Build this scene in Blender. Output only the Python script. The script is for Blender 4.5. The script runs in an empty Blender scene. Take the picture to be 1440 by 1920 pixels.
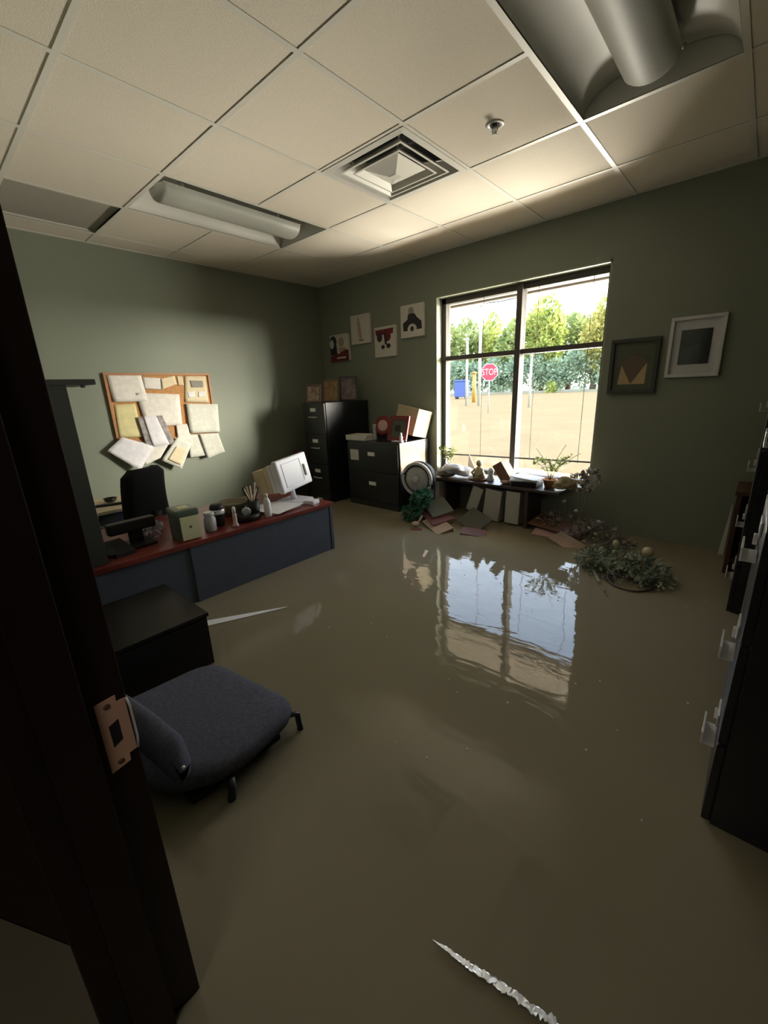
import bpy, bmesh, math, random
from mathutils import Matrix, Vector, Euler
random.seed(7)
R = math.radians
sc = bpy.context.scene
col = sc.collection

# ------------------------------------------------------------ camera, light, exposure
# room axes: +y towards the window wall, -x towards the notice-board wall, floor z = 0, flood level z = 0.36
WATER = 0.36; XL = -4.172; YW = 3.62; CEIL = 2.74; XR = 0.74; YN = 0.13
cd = bpy.data.cameras.new('camera'); cam = bpy.data.objects.new('camera', cd); col.objects.link(cam)
cd.sensor_fit = 'VERTICAL'; cd.sensor_height = 36; cd.sensor_width = 27; cd.lens = 780.4/1920*36
cd.clip_start = 0.02; cd.clip_end = 500
ya, pi_, ro = R(-42.09), R(16.25), R(-2.31)
fw = Vector((math.sin(ya)*math.cos(pi_), math.cos(ya)*math.cos(pi_), -math.sin(pi_)))
r0 = Vector((math.cos(ya), -math.sin(ya), 0)); u0 = r0.cross(fw)
rr = math.cos(ro)*r0 + math.sin(ro)*u0; uu = -math.sin(ro)*r0 + math.cos(ro)*u0
mw = Matrix((rr, uu, -fw)).transposed().to_4x4(); mw.translation = (0, 0, 1.54)
cam.matrix_world = mw
sc.camera = cam
sc.view_settings.view_transform = 'Standard'; sc.view_settings.look = 'None'
sc.view_settings.gamma = 1; sc.view_settings.use_curve_mapping = False
sc.view_settings.exposure = 1.05

w = bpy.data.worlds.new('sky'); sc.world = w; w.use_nodes = True
nt = w.node_tree; nt.nodes.clear()
wo = nt.nodes.new('ShaderNodeOutputWorld'); bg = nt.nodes.new('ShaderNodeBackground')
tc = nt.nodes.new('ShaderNodeTexCoord'); sx = nt.nodes.new('ShaderNodeSeparateXYZ'); rp = nt.nodes.new('ShaderNodeValToRGB')
nt.links.new(tc.outputs['Generated'], sx.inputs[0]); nt.links.new(sx.outputs['Z'], rp.inputs[0])
rp.color_ramp.elements[0].position = 0.0; rp.color_ramp.elements[0].color = (1.0, 0.98, 0.95, 1)
rp.color_ramp.elements[1].position = 0.6; rp.color_ramp.elements[1].color = (0.50, 0.69, 1.0, 1)
nt.links.new(rp.outputs[0], bg.inputs[0]); bg.inputs[1].default_value = 3.8
nt.links.new(bg.outputs[0], wo.inputs[0])

sl = bpy.data.lights.new('sun', 'SUN'); sun = bpy.data.objects.new('sun', sl); col.objects.link(sun)
sl.energy = 9; sl.angle = R(26); sl.color = (1.0, 0.93, 0.78)
sun.rotation_euler = Vector((-1, -0.72, -0.12)).to_track_quat('-Z', 'Y').to_euler()
sun.location = (6, 9, 5)

def area(name, loc, target, sx_, sy_, power, color):
    l = bpy.data.lights.new(name, 'AREA'); l.shape = 'RECTANGLE'; l.size = sx_; l.size_y = sy_
    l.energy = power; l.color = color
    o = bpy.data.objects.new(name, l); col.objects.link(o); o.location = loc
    o.rotation_euler = (Vector(target)-Vector(loc)).to_track_quat('-Z', 'Y').to_euler()
    return o
# added lamp on the outdoor water, lifts the ceiling in place of sun glint
area('glint_fill_light', (-1.3, 5.75, 0.42), (-1.9, 2.6, 2.3), 2.4, 1.0, 360, (1.0, 0.93, 0.82))
# added weak fill light in the dark corridor behind the camera
area('corridor_fill', (0.1, -1.1, 2.55), (-1.2, 1.2, 0.6), 0.6, 0.6, 3, (1.0, 0.9, 0.78))

# ------------------------------------------------------------ materials
def nodes(m):
    m.use_nodes = True; return m.node_tree, m.node_tree.nodes['Principled BSDF']
def mat(name, c, rough=0.6, metal=0.0, spec=0.5, var=0.0, scale=8.0, bump=0.0, bscale=60.0, c2=None, coat=0.0):
    m = bpy.data.materials.new(name); t, b = nodes(m)
    b.inputs['Roughness'].default_value = rough; b.inputs['Metallic'].default_value = metal
    b.inputs['Specular IOR Level'].default_value = spec; b.inputs['Coat Weight'].default_value = coat
    o = t.nodes.new('ShaderNodeTexCoord')
    if var or c2:
        n = t.nodes.new('ShaderNodeTexNoise'); n.inputs['Scale'].default_value = scale; n.inputs['Detail'].default_value = 4
        t.links.new(o.outputs['Object'], n.inputs['Vector'])
        r = t.nodes.new('ShaderNodeValToRGB')
        d = c2 if c2 else tuple(min(1, x*(1+var)) for x in c)
        e = c if c2 else tuple(x*(1-var) for x in c)
        r.color_ramp.elements[0].position = 0.35; r.color_ramp.elements[1].position = 0.65
        r.color_ramp.elements[0].color = (*e, 1); r.color_ramp.elements[1].color = (*d, 1)
        t.links.new(n.outputs['Fac'], r.inputs[0]); t.links.new(r.outputs[0], b.inputs['Base Color'])
    else:
        b.inputs['Base Color'].default_value = (*c, 1)
    if bump:
        n = t.nodes.new('ShaderNodeTexNoise'); n.inputs['Scale'].default_value = bscale; n.inputs['Detail'].default_value = 3
        t.links.new(o.outputs['Object'], n.inputs['Vector'])
        bp = t.nodes.new('ShaderNodeBump'); bp.inputs['Strength'].default_value = bump; bp.inputs['Distance'].default_value = 0.01
        t.links.new(n.outputs['Fac'], bp.inputs['Height']); t.links.new(bp.outputs[0], b.inputs['Normal'])
    return m
def paper(name, c, ink, axis='Z', freq=420, dens=0.5):
    """sheet with rows of small print running across it"""
    m = bpy.data.materials.new(name); t, b = nodes(m); b.inputs['Roughness'].default_value = 0.8
    L = t.links
    o = t.nodes.new('ShaderNodeTexCoord'); s = t.nodes.new('ShaderNodeSeparateXYZ'); L.new(o.outputs['Object'], s.inputs[0])
    a = t.nodes.new('ShaderNodeMath'); a.operation = 'MULTIPLY'; a.inputs[1].default_value = freq; L.new(s.outputs[axis], a.inputs[0])
    q = t.nodes.new('ShaderNodeMath'); q.operation = 'SINE'; L.new(a.outputs[0], q.inputs[0])
    g = t.nodes.new('ShaderNodeMath'); g.operation = 'GREATER_THAN'; g.inputs[1].default_value = 0.1; L.new(q.outputs[0], g.inputs[0])
    n = t.nodes.new('ShaderNodeTexNoise'); n.inputs['Scale'].default_value = 22; L.new(o.outputs['Object'], n.inputs['Vector'])
    h = t.nodes.new('ShaderNodeMath'); h.operation = 'GREATER_THAN'; h.inputs[1].default_value = dens; L.new(n.outputs['Fac'], h.inputs[0])
    k = t.nodes.new('ShaderNodeMath'); k.operation = 'MULTIPLY'; L.new(g.outputs[0], k.inputs[0]); L.new(h.outputs[0], k.inputs[1])
    x = t.nodes.new('ShaderNodeMix'); x.data_type = 'RGBA'; L.new(k.outputs[0], x.inputs['Factor'])
    x.inputs['A'].default_value = (*c, 1); x.inputs['B'].default_value = (*ink, 1)
    L.new(x.outputs['Result'], b.inputs['Base Color'])
    return m
def leafmat(name, c, c2, trans=0.45, scale=3.0):
    m = bpy.data.materials.new(name); m.use_nodes = True; t = m.node_tree; t.nodes.clear(); L = t.links
    o = t.nodes.new('ShaderNodeOutputMaterial'); d = t.nodes.new('ShaderNodeBsdfDiffuse'); tr = t.nodes.new('ShaderNodeBsdfTranslucent')
    mx = t.nodes.new('ShaderNodeMixShader'); mx.inputs[0].default_value = trans
    tcn = t.nodes.new('ShaderNodeTexCoord'); n = t.nodes.new('ShaderNodeTexNoise'); n.inputs['Scale'].default_value = scale; n.inputs['Detail'].default_value = 5
    L.new(tcn.outputs['Object'], n.inputs['Vector'])
    r = t.nodes.new('ShaderNodeValToRGB'); r.color_ramp.elements[0].position = 0.4; r.color_ramp.elements[1].position = 0.6
    r.color_ramp.elements[0].color = (*c, 1); r.color_ramp.elements[1].color = (*c2, 1)
    L.new(n.outputs['Fac'], r.inputs[0]); L.new(r.outputs[0], d.inputs[0]); L.new(r.outputs[0], tr.inputs[0])
    L.new(d.outputs[0], mx.inputs[1]); L.new(tr.outputs[0], mx.inputs[2]); L.new(mx.outputs[0], o.inputs[0])
    return m

M = {}
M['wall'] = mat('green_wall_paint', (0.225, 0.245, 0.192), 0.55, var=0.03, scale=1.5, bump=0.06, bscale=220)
M['wall_back'] = M['wall']
M['plenum'] = mat('plenum_dark', (0.03, 0.03, 0.03), 0.9)
M['tile'] = mat('ceiling_tile', (0.70, 0.635, 0.53), 0.9, spec=0.2, var=0.05, scale=160, bump=0.25, bscale=300)
M['tile_grey'] = mat('ceiling_tile_grey', (0.36, 0.34, 0.29), 0.9, spec=0.2, var=0.04, scale=120, bump=0.3, bscale=260)
M['tee'] = mat('white_grid_metal', (0.66, 0.63, 0.56), 0.42, spec=0.6)
M['whitemetal'] = mat('white_enamel', (0.66, 0.64, 0.58), 0.3, spec=0.5)
M['reflector'] = mat('fixture_reflector', (0.62, 0.61, 0.56), 0.45)
M['basket'] = mat('perforated_basket', (0.40, 0.40, 0.355), 0.5, metal=0.0, var=0.12, scale=500)
M['darkvoid'] = mat('duct_dark', (0.02, 0.02, 0.02), 0.8)
M['carpet'] = mat('floor_carpet', (0.06, 0.05, 0.04), 0.95)
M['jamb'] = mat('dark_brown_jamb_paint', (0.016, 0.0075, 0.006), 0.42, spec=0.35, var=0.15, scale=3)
M['strike'] = mat('satin_brass_plate', (0.92, 0.56, 0.42), 0.5, metal=0.1)
M['steel'] = mat('bright_steel', (0.80, 0.79, 0.77), 0.25, metal=0.35)
M['blackmetal'] = mat('black_cabinet_paint', (0.009, 0.009, 0.011), 0.33, spec=0.6, bump=0.08, bscale=300)
M['blackmatte'] = mat('black_plastic', (0.012, 0.012, 0.013), 0.5, spec=0.4)
M['boxblack'] = mat('black_laminate', (0.011, 0.010, 0.009), 0.38, spec=0.45)
M['fabric'] = mat('charcoal_blue_fabric', (0.125, 0.13, 0.175), 0.9, spec=0.2, var=0.15, scale=90, bump=0.5, bscale=500)
M['meshblack'] = mat('black_chair_fabric', (0.010, 0.010, 0.011), 0.85, spec=0.2)
M['deskgrey'] = mat('slate_grey_laminate', (0.085, 0.095, 0.125), 0.5, spec=0.35, var=0.04, scale=20)
M['desktop'] = mat('mahogany_laminate', (0.135, 0.022, 0.018), 0.35, c2=(0.19, 0.034, 0.025), scale=6)
M['hutch'] = mat('charcoal_hutch_laminate', (0.030, 0.032, 0.028), 0.5)
M['frame_dark'] = mat('bronze_window_metal', (0.085, 0.072, 0.065), 0.6)
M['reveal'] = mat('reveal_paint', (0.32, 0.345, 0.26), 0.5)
M['sill'] = mat('sill_laminate', (0.72, 0.68, 0.56), 0.4)
M['soffit'] = mat('soffit_panel', (0.74, 0.65, 0.53), 0.8)
M['cork'] = mat('cork_board', (0.50, 0.245, 0.095), 0.9, var=0.25, scale=120)
M['oak'] = mat('board_frame_wood', (0.42, 0.19, 0.08), 0.5)
M['paper'] = mat('white_paper', (0.80, 0.78, 0.78), 0.8, bump=0.1, bscale=15)
M['paper_blue'] = mat('wet_white_paper', (0.62, 0.68, 0.76), 0.6)
M['print'] = paper('printed_sheet', (0.78, 0.73, 0.68), (0.66, 0.62, 0.59), freq=560)
M['print2'] = paper('printed_sheet_grey', (0.72, 0.71, 0.64), (0.60, 0.59, 0.54), freq=520, dens=0.45)
M['print3'] = paper('printed_sheet_lilac', (0.82, 0.79, 0.84), (0.70, 0.68, 0.74), freq=540, dens=0.48)
M['flyer'] = mat('yellow_flyer', (0.70, 0.62, 0.33), 0.8, var=0.08, scale=15)
M['cream'] = mat('cream_card', (0.76, 0.64, 0.44), 0.8, var=0.05, scale=20)
M['notecream'] = mat('pale_yellow_note', (0.72, 0.70, 0.44), 0.8)
M['greyphoto'] = mat('grey_photo_strip', (0.27, 0.24, 0.24), 0.6, var=0.4, scale=25)
M['canvas'] = mat('white_canvas', (0.62, 0.58, 0.53), 0.8)
M['ink'] = mat('dark_ink', (0.035, 0.028, 0.03), 0.8)
M['inkbrown'] = mat('brown_ink', (0.16, 0.11, 0.08), 0.8)
M['inkred'] = mat('maroon_ink', (0.17, 0.02, 0.025), 0.8)
M['inkgrey'] = mat('grey_ink', (0.30, 0.27, 0.24), 0.8)
M['skinprint'] = mat('sepia_print', (0.42, 0.30, 0.22), 0.8)
M['tan'] = mat('tan_triangle_print', (0.50, 0.36, 0.20), 0.7, var=0.06, scale=20)
M['framegrey'] = mat('grey_green_frame', (0.045, 0.048, 0.04), 0.5)
M['matgrey'] = mat('grey_green_mat', (0.105, 0.115, 0.085), 0.8)
M['framewhite'] = mat('white_wood_frame', (0.66, 0.65, 0.66), 0.45)
M['matwhite'] = mat('white_mount', (0.60, 0.58, 0.60), 0.8)
M['photoblack'] = mat('glossy_dark_photo', (0.035, 0.04, 0.042), 0.12, var=0.3, scale=9, coat=0.5)
M['redframe'] = mat('red_photo_frame', (0.20, 0.018, 0.022), 0.4)
M['goldphoto'] = mat('gold_toned_photo', (0.34, 0.22, 0.08), 0.5, c2=(0.16, 0.09, 0.05), scale=22)
M['beigephoto'] = mat('faded_photo', (0.42, 0.35, 0.28), 0.5, c2=(0.15, 0.08, 0.06), scale=30)
M['pinkphoto'] = mat('portrait_photo', (0.30, 0.20, 0.22), 0.5, c2=(0.07, 0.08, 0.07), scale=14)
M['tissue'] = mat('grey_green_box', (0.095, 0.125, 0.100), 0.4)
M['white'] = mat('white_plastic', (0.78, 0.78, 0.82), 0.4)
M['clearplastic'] = mat('milky_plastic', (0.52, 0.52, 0.54), 0.25)
M['wovengrey'] = mat('stone_pot', (0.24, 0.21, 0.15), 0.8)
M['pink'] = mat('pink_plastic', (0.55, 0.36, 0.34), 0.4)
M['woodpale'] = mat('pale_pencil_wood', (0.70, 0.55, 0.45), 0.5)
M['cloth'] = mat('grey_white_cloth', (0.62, 0.62, 0.68), 0.9, bump=0.2, bscale=40)
M['figure'] = mat('cream_figurine_glaze', (0.48, 0.40, 0.25), 0.4)
M['bookbrown'] = mat('brown_book_cover', (0.20, 0.10, 0.065), 0.6)
M['bookgreen'] = mat('dull_green_book_cover', (0.07, 0.075, 0.055), 0.6)
M['bookred'] = mat('maroon_book_cover', (0.13, 0.035, 0.035), 0.6)
M['peach'] = mat('peach_poster', (0.46, 0.35, 0.25), 0.8, var=0.08, scale=6)
M['boxcream'] = mat('cream_cardboard', (0.50, 0.42, 0.28), 0.8)
M['cardboard'] = mat('wet_cardboard', (0.34, 0.24, 0.17), 0.8, var=0.1, scale=12)
M['binder'] = mat('white_binder_vinyl', (0.46, 0.45, 0.41), 0.45)
M['binderpink'] = mat('pink_label', (0.36, 0.20, 0.20), 0.6)
M['shelfwood'] = mat('dark_shelf_laminate', (0.055, 0.035, 0.030), 0.35, spec=0.6)
M['shelfback'] = mat('grey_shelf_back', (0.095, 0.10, 0.08), 0.7)
M['brownwood'] = mat('red_brown_bookcase', (0.075, 0.030, 0.018), 0.45)
M['terracotta'] = mat('terracotta', (0.50, 0.25, 0.13), 0.8)
M['straw'] = mat('dried_straw', (0.34, 0.27, 0.17), 0.9)
M['bark'] = mat('tree_bark', (0.12, 0.09, 0.06), 0.9)
M['fangrey'] = mat('light_grey_disc', (0.55, 0.55, 0.56), 0.45)
M['green'] = leafmat('green_leaf', (0.03, 0.12, 0.06), (0.14, 0.30, 0.20), 0.25, 20)
M['palegreen'] = leafmat('pale_green_leaf', (0.16, 0.20, 0.08), (0.33, 0.34, 0.15), 0.4, 20)
M['sagegreen'] = leafmat('sage_green_leaf', (0.12, 0.16, 0.11), (0.46, 0.50, 0.40), 0.2, 18)
M['dullflower'] = leafmat('dull_grey_flower', (0.16, 0.145, 0.12), (0.42, 0.38, 0.33), 0.2, 18)
M['treelight'] = leafmat('bright_yellow_green_leaves', (0.20, 0.25, 0.06), (0.58, 0.60, 0.18), 0.5, 0.6)
M['treemid'] = leafmat('mid_green_leaves', (0.18, 0.23, 0.08), (0.48, 0.52, 0.20), 0.5, 0.6)
M['treeyellow'] = leafmat('yellow_leaves', (0.30, 0.29, 0.07), (0.55, 0.49, 0.16), 0.5, 0.6)
M['hedge'] = leafmat('blue_green_leaves', (0.19, 0.26, 0.17), (0.40, 0.48, 0.32), 0.4, 0.8)
M['stopred'] = mat('stop_red', (0.30, 0.018, 0.04), 0.5)
M['signwhite'] = mat('sign_white', (0.42, 0.38, 0.38), 0.5)
M['polewhite'] = mat('pale_pole', (0.34, 0.33, 0.27), 0.6)
M['blue'] = mat('blue_tarpaulin', (0.05, 0.08, 0.24), 0.6)
M['orangeyellow'] = mat('orange_yellow_post', (0.36, 0.20, 0.04), 0.6)
M['bank'] = mat('pale_bank', (0.24, 0.23, 0.16), 0.9, var=0.1, scale=0.4)
M['whiteglare'] = mat('matte_white_glare', (0.93, 0.95, 0.97), 0.4)  # flat white of the tapering strip that models glare
M['glare'] = mat('white_glare', (0.93, 0.96, 1.0), 0.34, metal=0.75)  # bright metal of the ragged strip that models glare

# water: opaque silt brown under a nearly smooth skin
def watermat(name, c, c2, rough, bumps, spec=0.5):
    m = bpy.data.materials.new(name); t, b = nodes(m); L = t.links
    o = t.nodes.new('ShaderNodeTexCoord')
    n = t.nodes.new('ShaderNodeTexNoise'); n.inputs['Scale'].default_value = 1.1; n.inputs['Detail'].default_value = 3
    L.new(o.outputs['Object'], n.inputs['Vector'])
    r = t.nodes.new('ShaderNodeValToRGB'); r.color_ramp.elements[0].position = 0.3; r.color_ramp.elements[1].position = 0.7
    r.color_ramp.elements[0].color = (*c, 1); r.color_ramp.elements[1].color = (*c2, 1)
    L.new(n.outputs['Fac'], r.inputs[0]); L.new(r.outputs[0], b.inputs['Base Color'])
    b.inputs['Roughness'].default_value = rough; b.inputs['IOR'].default_value = 1.33; b.inputs['Specular IOR Level'].default_value = spec
    prev = None
    for sc_, st, ax in bumps:
        mp = t.nodes.new('ShaderNodeMapping'); mp.inputs['Scale'].default_value = ax
        L.new(o.outputs['Object'], mp.inputs[0])
        k = t.nodes.new('ShaderNodeTexNoise'); k.inputs['Scale'].default_value = sc_; k.inputs['Detail'].default_value = 1.5
        k.inputs['Distortion'].default_value = 0.6
        L.new(mp.outputs[0], k.inputs['Vector'])
        q = t.nodes.new('ShaderNodeBump'); q.inputs['Strength'].default_value = 1.0; q.inputs['Distance'].default_value = st
        L.new(k.outputs['Fac'], q.inputs['Height'])
        if prev: L.new(prev.outputs[0], q.inputs['Normal'])
        prev = q
    if prev: L.new(prev.outputs[0], b.inputs['Normal'])
    return m
M['water'] = watermat('murky_flood_water', (0.225, 0.195, 0.130), (0.26, 0.225, 0.152), 0.03,
                      [(2.2, 0.0035, (1, 1, 1)), (7.0, 0.0008, (1, 2.6, 1)), (30.0, 0.00004, (1, 2.0, 1))])
M['water_out'] = watermat('muddy_street_water', (0.225, 0.153, 0.078), (0.25, 0.172, 0.09), 0.9, [(1.2, 0.02, (1, 1, 1))], 0.0)
gm = bpy.data.materials.new('window_glass'); gm.use_nodes = True; gt = gm.node_tree; gt.nodes.clear()
go = gt.nodes.new('ShaderNodeOutputMaterial'); g1 = gt.nodes.new('ShaderNodeBsdfTransparent'); g2 = gt.nodes.new('ShaderNodeBsdfGlossy')
g2.inputs['Roughness'].default_value = 0.02; gx = gt.nodes.new('ShaderNodeMixShader'); gx.inputs[0].default_value = 0.04
gt.links.new(g1.outputs[0], gx.inputs[1]); gt.links.new(g2.outputs[0], gx.inputs[2]); gt.links.new(gx.outputs[0], go.inputs[0])
g1.inputs[0].default_value = (0.97, 0.98, 0.97, 1)
M['glass'] = gm

# ------------------------------------------------------------ mesh helpers
class MB:
    def __init__(s): s.b = bmesh.new(); s.mi = 0
    def _tag(s, faces, smooth=False):
        for f in faces: f.material_index = s.mi; f.smooth = smooth
    def box(s, x0, x1, y0, y1, z0, z1, bev=0.0, m=None):
        t = bmesh.new(); bmesh.ops.create_cube(t, size=1)
        for v in t.verts: v.co = Vector((x0+(v.co.x+.5)*(x1-x0), y0+(v.co.y+.5)*(y1-y0), z0+(v.co.z+.5)*(z1-z0)))
        if bev: bmesh.ops.bevel(t, geom=t.edges[:], offset=bev, segments=2, affect='EDGES', profile=0.6)
        return s.add(t, m)
    def add(s, t, m=None, smooth=False):
        if m is not None: bmesh.ops.transform(t, matrix=m, verts=t.verts)
        mp = {}
        for v in t.verts: mp[v] = s.b.verts.new(v.co)
        fs = []
        for f in t.faces:
            try: n = s.b.faces.new([mp[v] for v in f.verts]); n.smooth = smooth or f.smooth; n.material_index = s.mi; fs.append(n)
            except ValueError: pass
        t.free(); return s
    def poly(s, pts):
        vs = [s.b.verts.new(p) for p in pts]; f = s.b.faces.new(vs); s._tag([f]); return s
    def prism(s, pts, d):
        """flat outline pts extruded by vector d"""
        d = Vector(d); a = [s.b.verts.new(p) for p in pts]; b = [s.b.verts.new(Vector(p)+d) for p in pts]
        n = len(pts); fs = [s.b.faces.new(a[::-1]), s.b.faces.new(b)]
        for i in range(n): fs.append(s.b.faces.new([a[i], a[(i+1) % n], b[(i+1) % n], b[i]]))
        s._tag(fs); return s
    def tube(s, pts, r, n=8, cap=True, smooth=True):
        pts = [Vector(p) for p in pts]; rings = []
        rad = r if isinstance(r, (list, tuple)) else [r]*len(pts)
        for i, p in enumerate(pts):
            d = (pts[min(i+1, len(pts)-1)] - pts[max(i-1, 0)]).normalized()
            a = Vector((0, 0, 1)) if abs(d.z) < .95 else Vector((1, 0, 0))
            x = d.cross(a).normalized(); y = d.cross(x)
            rings.append([s.b.verts.new(p + rad[i]*(math.cos(2*math.pi*k/n)*x + math.sin(2*math.pi*k/n)*y)) for k in range(n)])
        fs = []
        for i in range(len(rings)-1):
            for k in range(n): fs.append(s.b.faces.new([rings[i][k], rings[i][(k+1) % n], rings[i+1][(k+1) % n], rings[i+1][k]]))
        s._tag(fs, smooth)
        if cap: s._tag([s.b.faces.new(rings[0][::-1]), s.b.faces.new(rings[-1])])
        return s
    def lathe(s, prof, n=20, m=None, smooth=True):
        t = bmesh.new(); rings = []
        for r, z in prof:
            rings.append([t.verts.new((r*math.cos(2*math.pi*k/n), r*math.sin(2*math.pi*k/n), z)) for k in range(n)])
        for i in range(len(rings)-1):
            for k in range(n):
                f = t.faces.new([rings[i][k], rings[i][(k+1) % n], rings[i+1][(k+1) % n], rings[i+1][k]]); f.smooth = smooth
        t.faces.new(rings[0][::-1]); t.faces.new(rings[-1])
        return s.add(t, m)
    def ball(s, c, r, sub=2, sq=(1, 1, 1)):
        t = bmesh.new(); bmesh.ops.create_icosphere(t, subdivisions=sub, radius=1)
        for v in t.verts: v.co = Vector((c[0]+v.co.x*r*sq[0], c[1]+v.co.y*r*sq[1], c[2]+v.co.z*r*sq[2]))
        return s.add(t, None, True)
    def leaf(s, c, d, L, W):
        """pointed leaf folded along its midrib"""
        d = Vector(d).normalized(); a = Vector((random.uniform(-1, 1), random.uniform(-1, 1), random.uniform(-1, 1)))
        x = d.cross(a).normalized(); n = d.cross(x); c = Vector(c)
        p = [c, c+d*L*.5+x*W*.5+n*W*.15, c+d*L, c+d*L*.5-x*W*.5+n*W*.15]
        vs = [s.b.verts.new(q) for q in p]
        s._tag([s.b.faces.new([vs[0], vs[1], vs[2]]), s.b.faces.new([vs[0], vs[2], vs[3]])]); return s
    def leaves(s, c, rad, n, L, W, surf=False):
        for _ in range(n):
            d = Vector((random.gauss(0, 1), random.gauss(0, 1), random.gauss(0, 1))).normalized()
            q = random.random()**(1/6 if surf else 1/3)
            p = Vector((c[0]+d.x*rad[0]*q, c[1]+d.y*rad[1]*q, c[2]+d.z*rad[2]*q))
            s.leaf(p, d+Vector((random.uniform(-1, 1), random.uniform(-1, 1), random.uniform(-1, 1))), L*random.uniform(.6, 1.2), W*random.uniform(.6, 1.2))
        return s
def RM(loc, rx=0, ry=0, rz=0): return Matrix.Translation(loc) @ Euler((rx, ry, rz)).to_matrix().to_4x4()

def tag(o, label=None, cat=None, group=None, kind=None):
    if label: o['label'] = label
    if cat: o['category'] = cat
    if group: o['group'] = group
    if kind: o['kind'] = kind
    return o
def mk(name, mb, mats, smooth=None):
    me = bpy.data.meshes.new(name); bmesh.ops.recalc_face_normals(mb.b, faces=mb.b.faces[:]); mb.b.to_mesh(me); mb.b.free()
    for m in (mats if isinstance(mats, (list, tuple)) else [mats]): me.materials.append(M[m])
    if smooth:
        for p in me.polygons: p.use_smooth = True
    o = bpy.data.objects.new(name, me); col.objects.link(o); return o
def thing(name, label, cat, loc=(0, 0, 0), rz=0.0, group=None, kind=None):
    o = bpy.data.objects.new(name, None); col.objects.link(o); o.empty_display_size = .1
    o.location = loc; o.rotation_euler = (0, 0, rz); tag(o, label, cat, group, kind); return o
def rootmat(r):
    m = Matrix.Translation(r.location) @ r.rotation_euler.to_matrix().to_4x4()
    return rootmat(r.parent) @ m if r.parent else m
def part(name, mb, mats, root, local=False, label=None, kind=None, smooth=None):
    """mesh authored in room coordinates (or the root's own when local), child of root"""
    if not local: bmesh.ops.transform(mb.b, matrix=rootmat(root).inverted(), verts=mb.b.verts)
    o = mk(name, mb, mats, smooth); o.parent = root; tag(o, label, None, None, kind); return o
def solo(name, mb, mats, label, cat, group=None, kind=None, smooth=None):
    vs = [v.co for v in mb.b.verts]
    c = Vector(((min(v.x for v in vs)+max(v.x for v in vs))/2, (min(v.y for v in vs)+max(v.y for v in vs))/2, min(v.z for v in vs)))
    bmesh.ops.translate(mb.b, vec=-c, verts=mb.b.verts)
    o = mk(name, mb, mats, smooth); o.location = c; return tag(o, label, cat, group, kind)
def adopt(o, root, name=None):
    o.parent = root; o.matrix_parent_inverse = rootmat(root).inverted()
    for k in ('category', 'label', 'group'):
        if k in o: del o[k]
    return o
def struct(name, mb, mats, label=None):
    o = mk(name, mb, mats); o['kind'] = 'structure'
    if label: o['label'] = label
    return o

# ------------------------------------------------------------ room shell
struct('floor', MB().box(XL-.2, 2.2, -2.6, YW, -.1, 0), 'carpet', 'carpeted floor hidden under the flood water')
wt = MB()
NX, NY = 40, 40
wt.poly([(XL+.001, YN-.004, WATER), (-.689, YN-.004, WATER), (-.689, -.021, WATER), (-.97, -.0215, WATER), (-1.619, -.346, WATER), (-1.619, -2.599, WATER), (2.199, -2.599, WATER), (2.199, -.021, WATER), (.219, -.021, WATER), (.219, YN-.004, WATER), (XR-.001, YN-.004, WATER), (XR-.001, YW-.001, WATER), (XL+.001, YW-.001, WATER)])
o = solo('flood_water', wt, 'water', 'still brown flood water covering the whole office floor', 'water', kind='stuff')
struct('wall_left', MB().box(XL-.15, XL, -.02, YW+.23, 0, 2.95), 'wall', 'sage green wall behind the notice board')
WX0, WX1, WZ0, WZ1 = -2.50, -.97, .69, 2.375
b = MB().box(XL, WX0, YW, YW+.23, 0, 2.95).box(WX1, 1.0, YW, YW+.23, 0, 2.95).box(WX0, WX1, YW, YW+.23, 0, WZ0).box(WX0, WX1, YW, YW+.23, WZ1, 2.95)
struct('wall_back', b, 'wall_back', 'dark green wall with the window')
struct('wall_right', MB().box(XR, XR+.12, YN, YW, 0, 2.95), 'wall_back', 'green wall behind the right-hand filing cabinets')
# wall with the doorway the photographer stands in
b = MB().box(XL, -.74, -.015, YN-.005, 0, 2.95).box(.27, 2.2, -.015, YN-.005, 0, 2.95).box(-.74, .27, -.015, YN-.005, 2.18, 2.95)
struct('wall_front', b, 'wall', 'green wall pierced by the doorway')
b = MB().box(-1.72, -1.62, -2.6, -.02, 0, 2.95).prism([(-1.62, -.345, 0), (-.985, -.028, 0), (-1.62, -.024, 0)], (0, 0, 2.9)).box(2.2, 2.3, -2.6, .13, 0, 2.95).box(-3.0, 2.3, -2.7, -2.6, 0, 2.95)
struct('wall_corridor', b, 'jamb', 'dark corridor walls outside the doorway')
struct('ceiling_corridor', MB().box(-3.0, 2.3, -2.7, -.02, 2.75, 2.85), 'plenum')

# door frame
fr = thing('door_1', 'dark brown painted door frame at the left edge', None, (-.69, .06, 0), kind='structure')
part('door_jamb', MB().box(-.74, -.69, -.02, .132, 0, 2.18, .002), 'jamb', fr)
part('door_jamb', MB().box(.22, .27, -.02, .132, 0, 2.18, .002), 'jamb', fr)
part('door_head', MB().box(-.69, .22, -.02, .132, 2.13, 2.18, .002), 'jamb', fr)
part('door_stop', MB().box(-.69, -.674, .02, .078, WATER-.3, 2.13, .002), 'jamb', fr)
part('door_casing', MB().box(-.80, -.74, -.022, -.016, 0, 2.24, .003), 'jamb', fr)
part('door_silencer', MB().lathe([(.006, 0), (.006, .004), (.003, .006)], 10, RM((-.69, .12, 1.87), 0, R(90), 0)), 'whitemetal', fr)
sp = MB()
pl = [(.089, 1.098), (.118, 1.100), (.1175, 1.088), (.129, 1.088), (.1295, .990), (.118, .988), (.117, .974), (.089, .968)]
hole = [(.100, 1.052), (.114, 1.058), (.114, 1.020), (.100, 1.012)]
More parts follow.
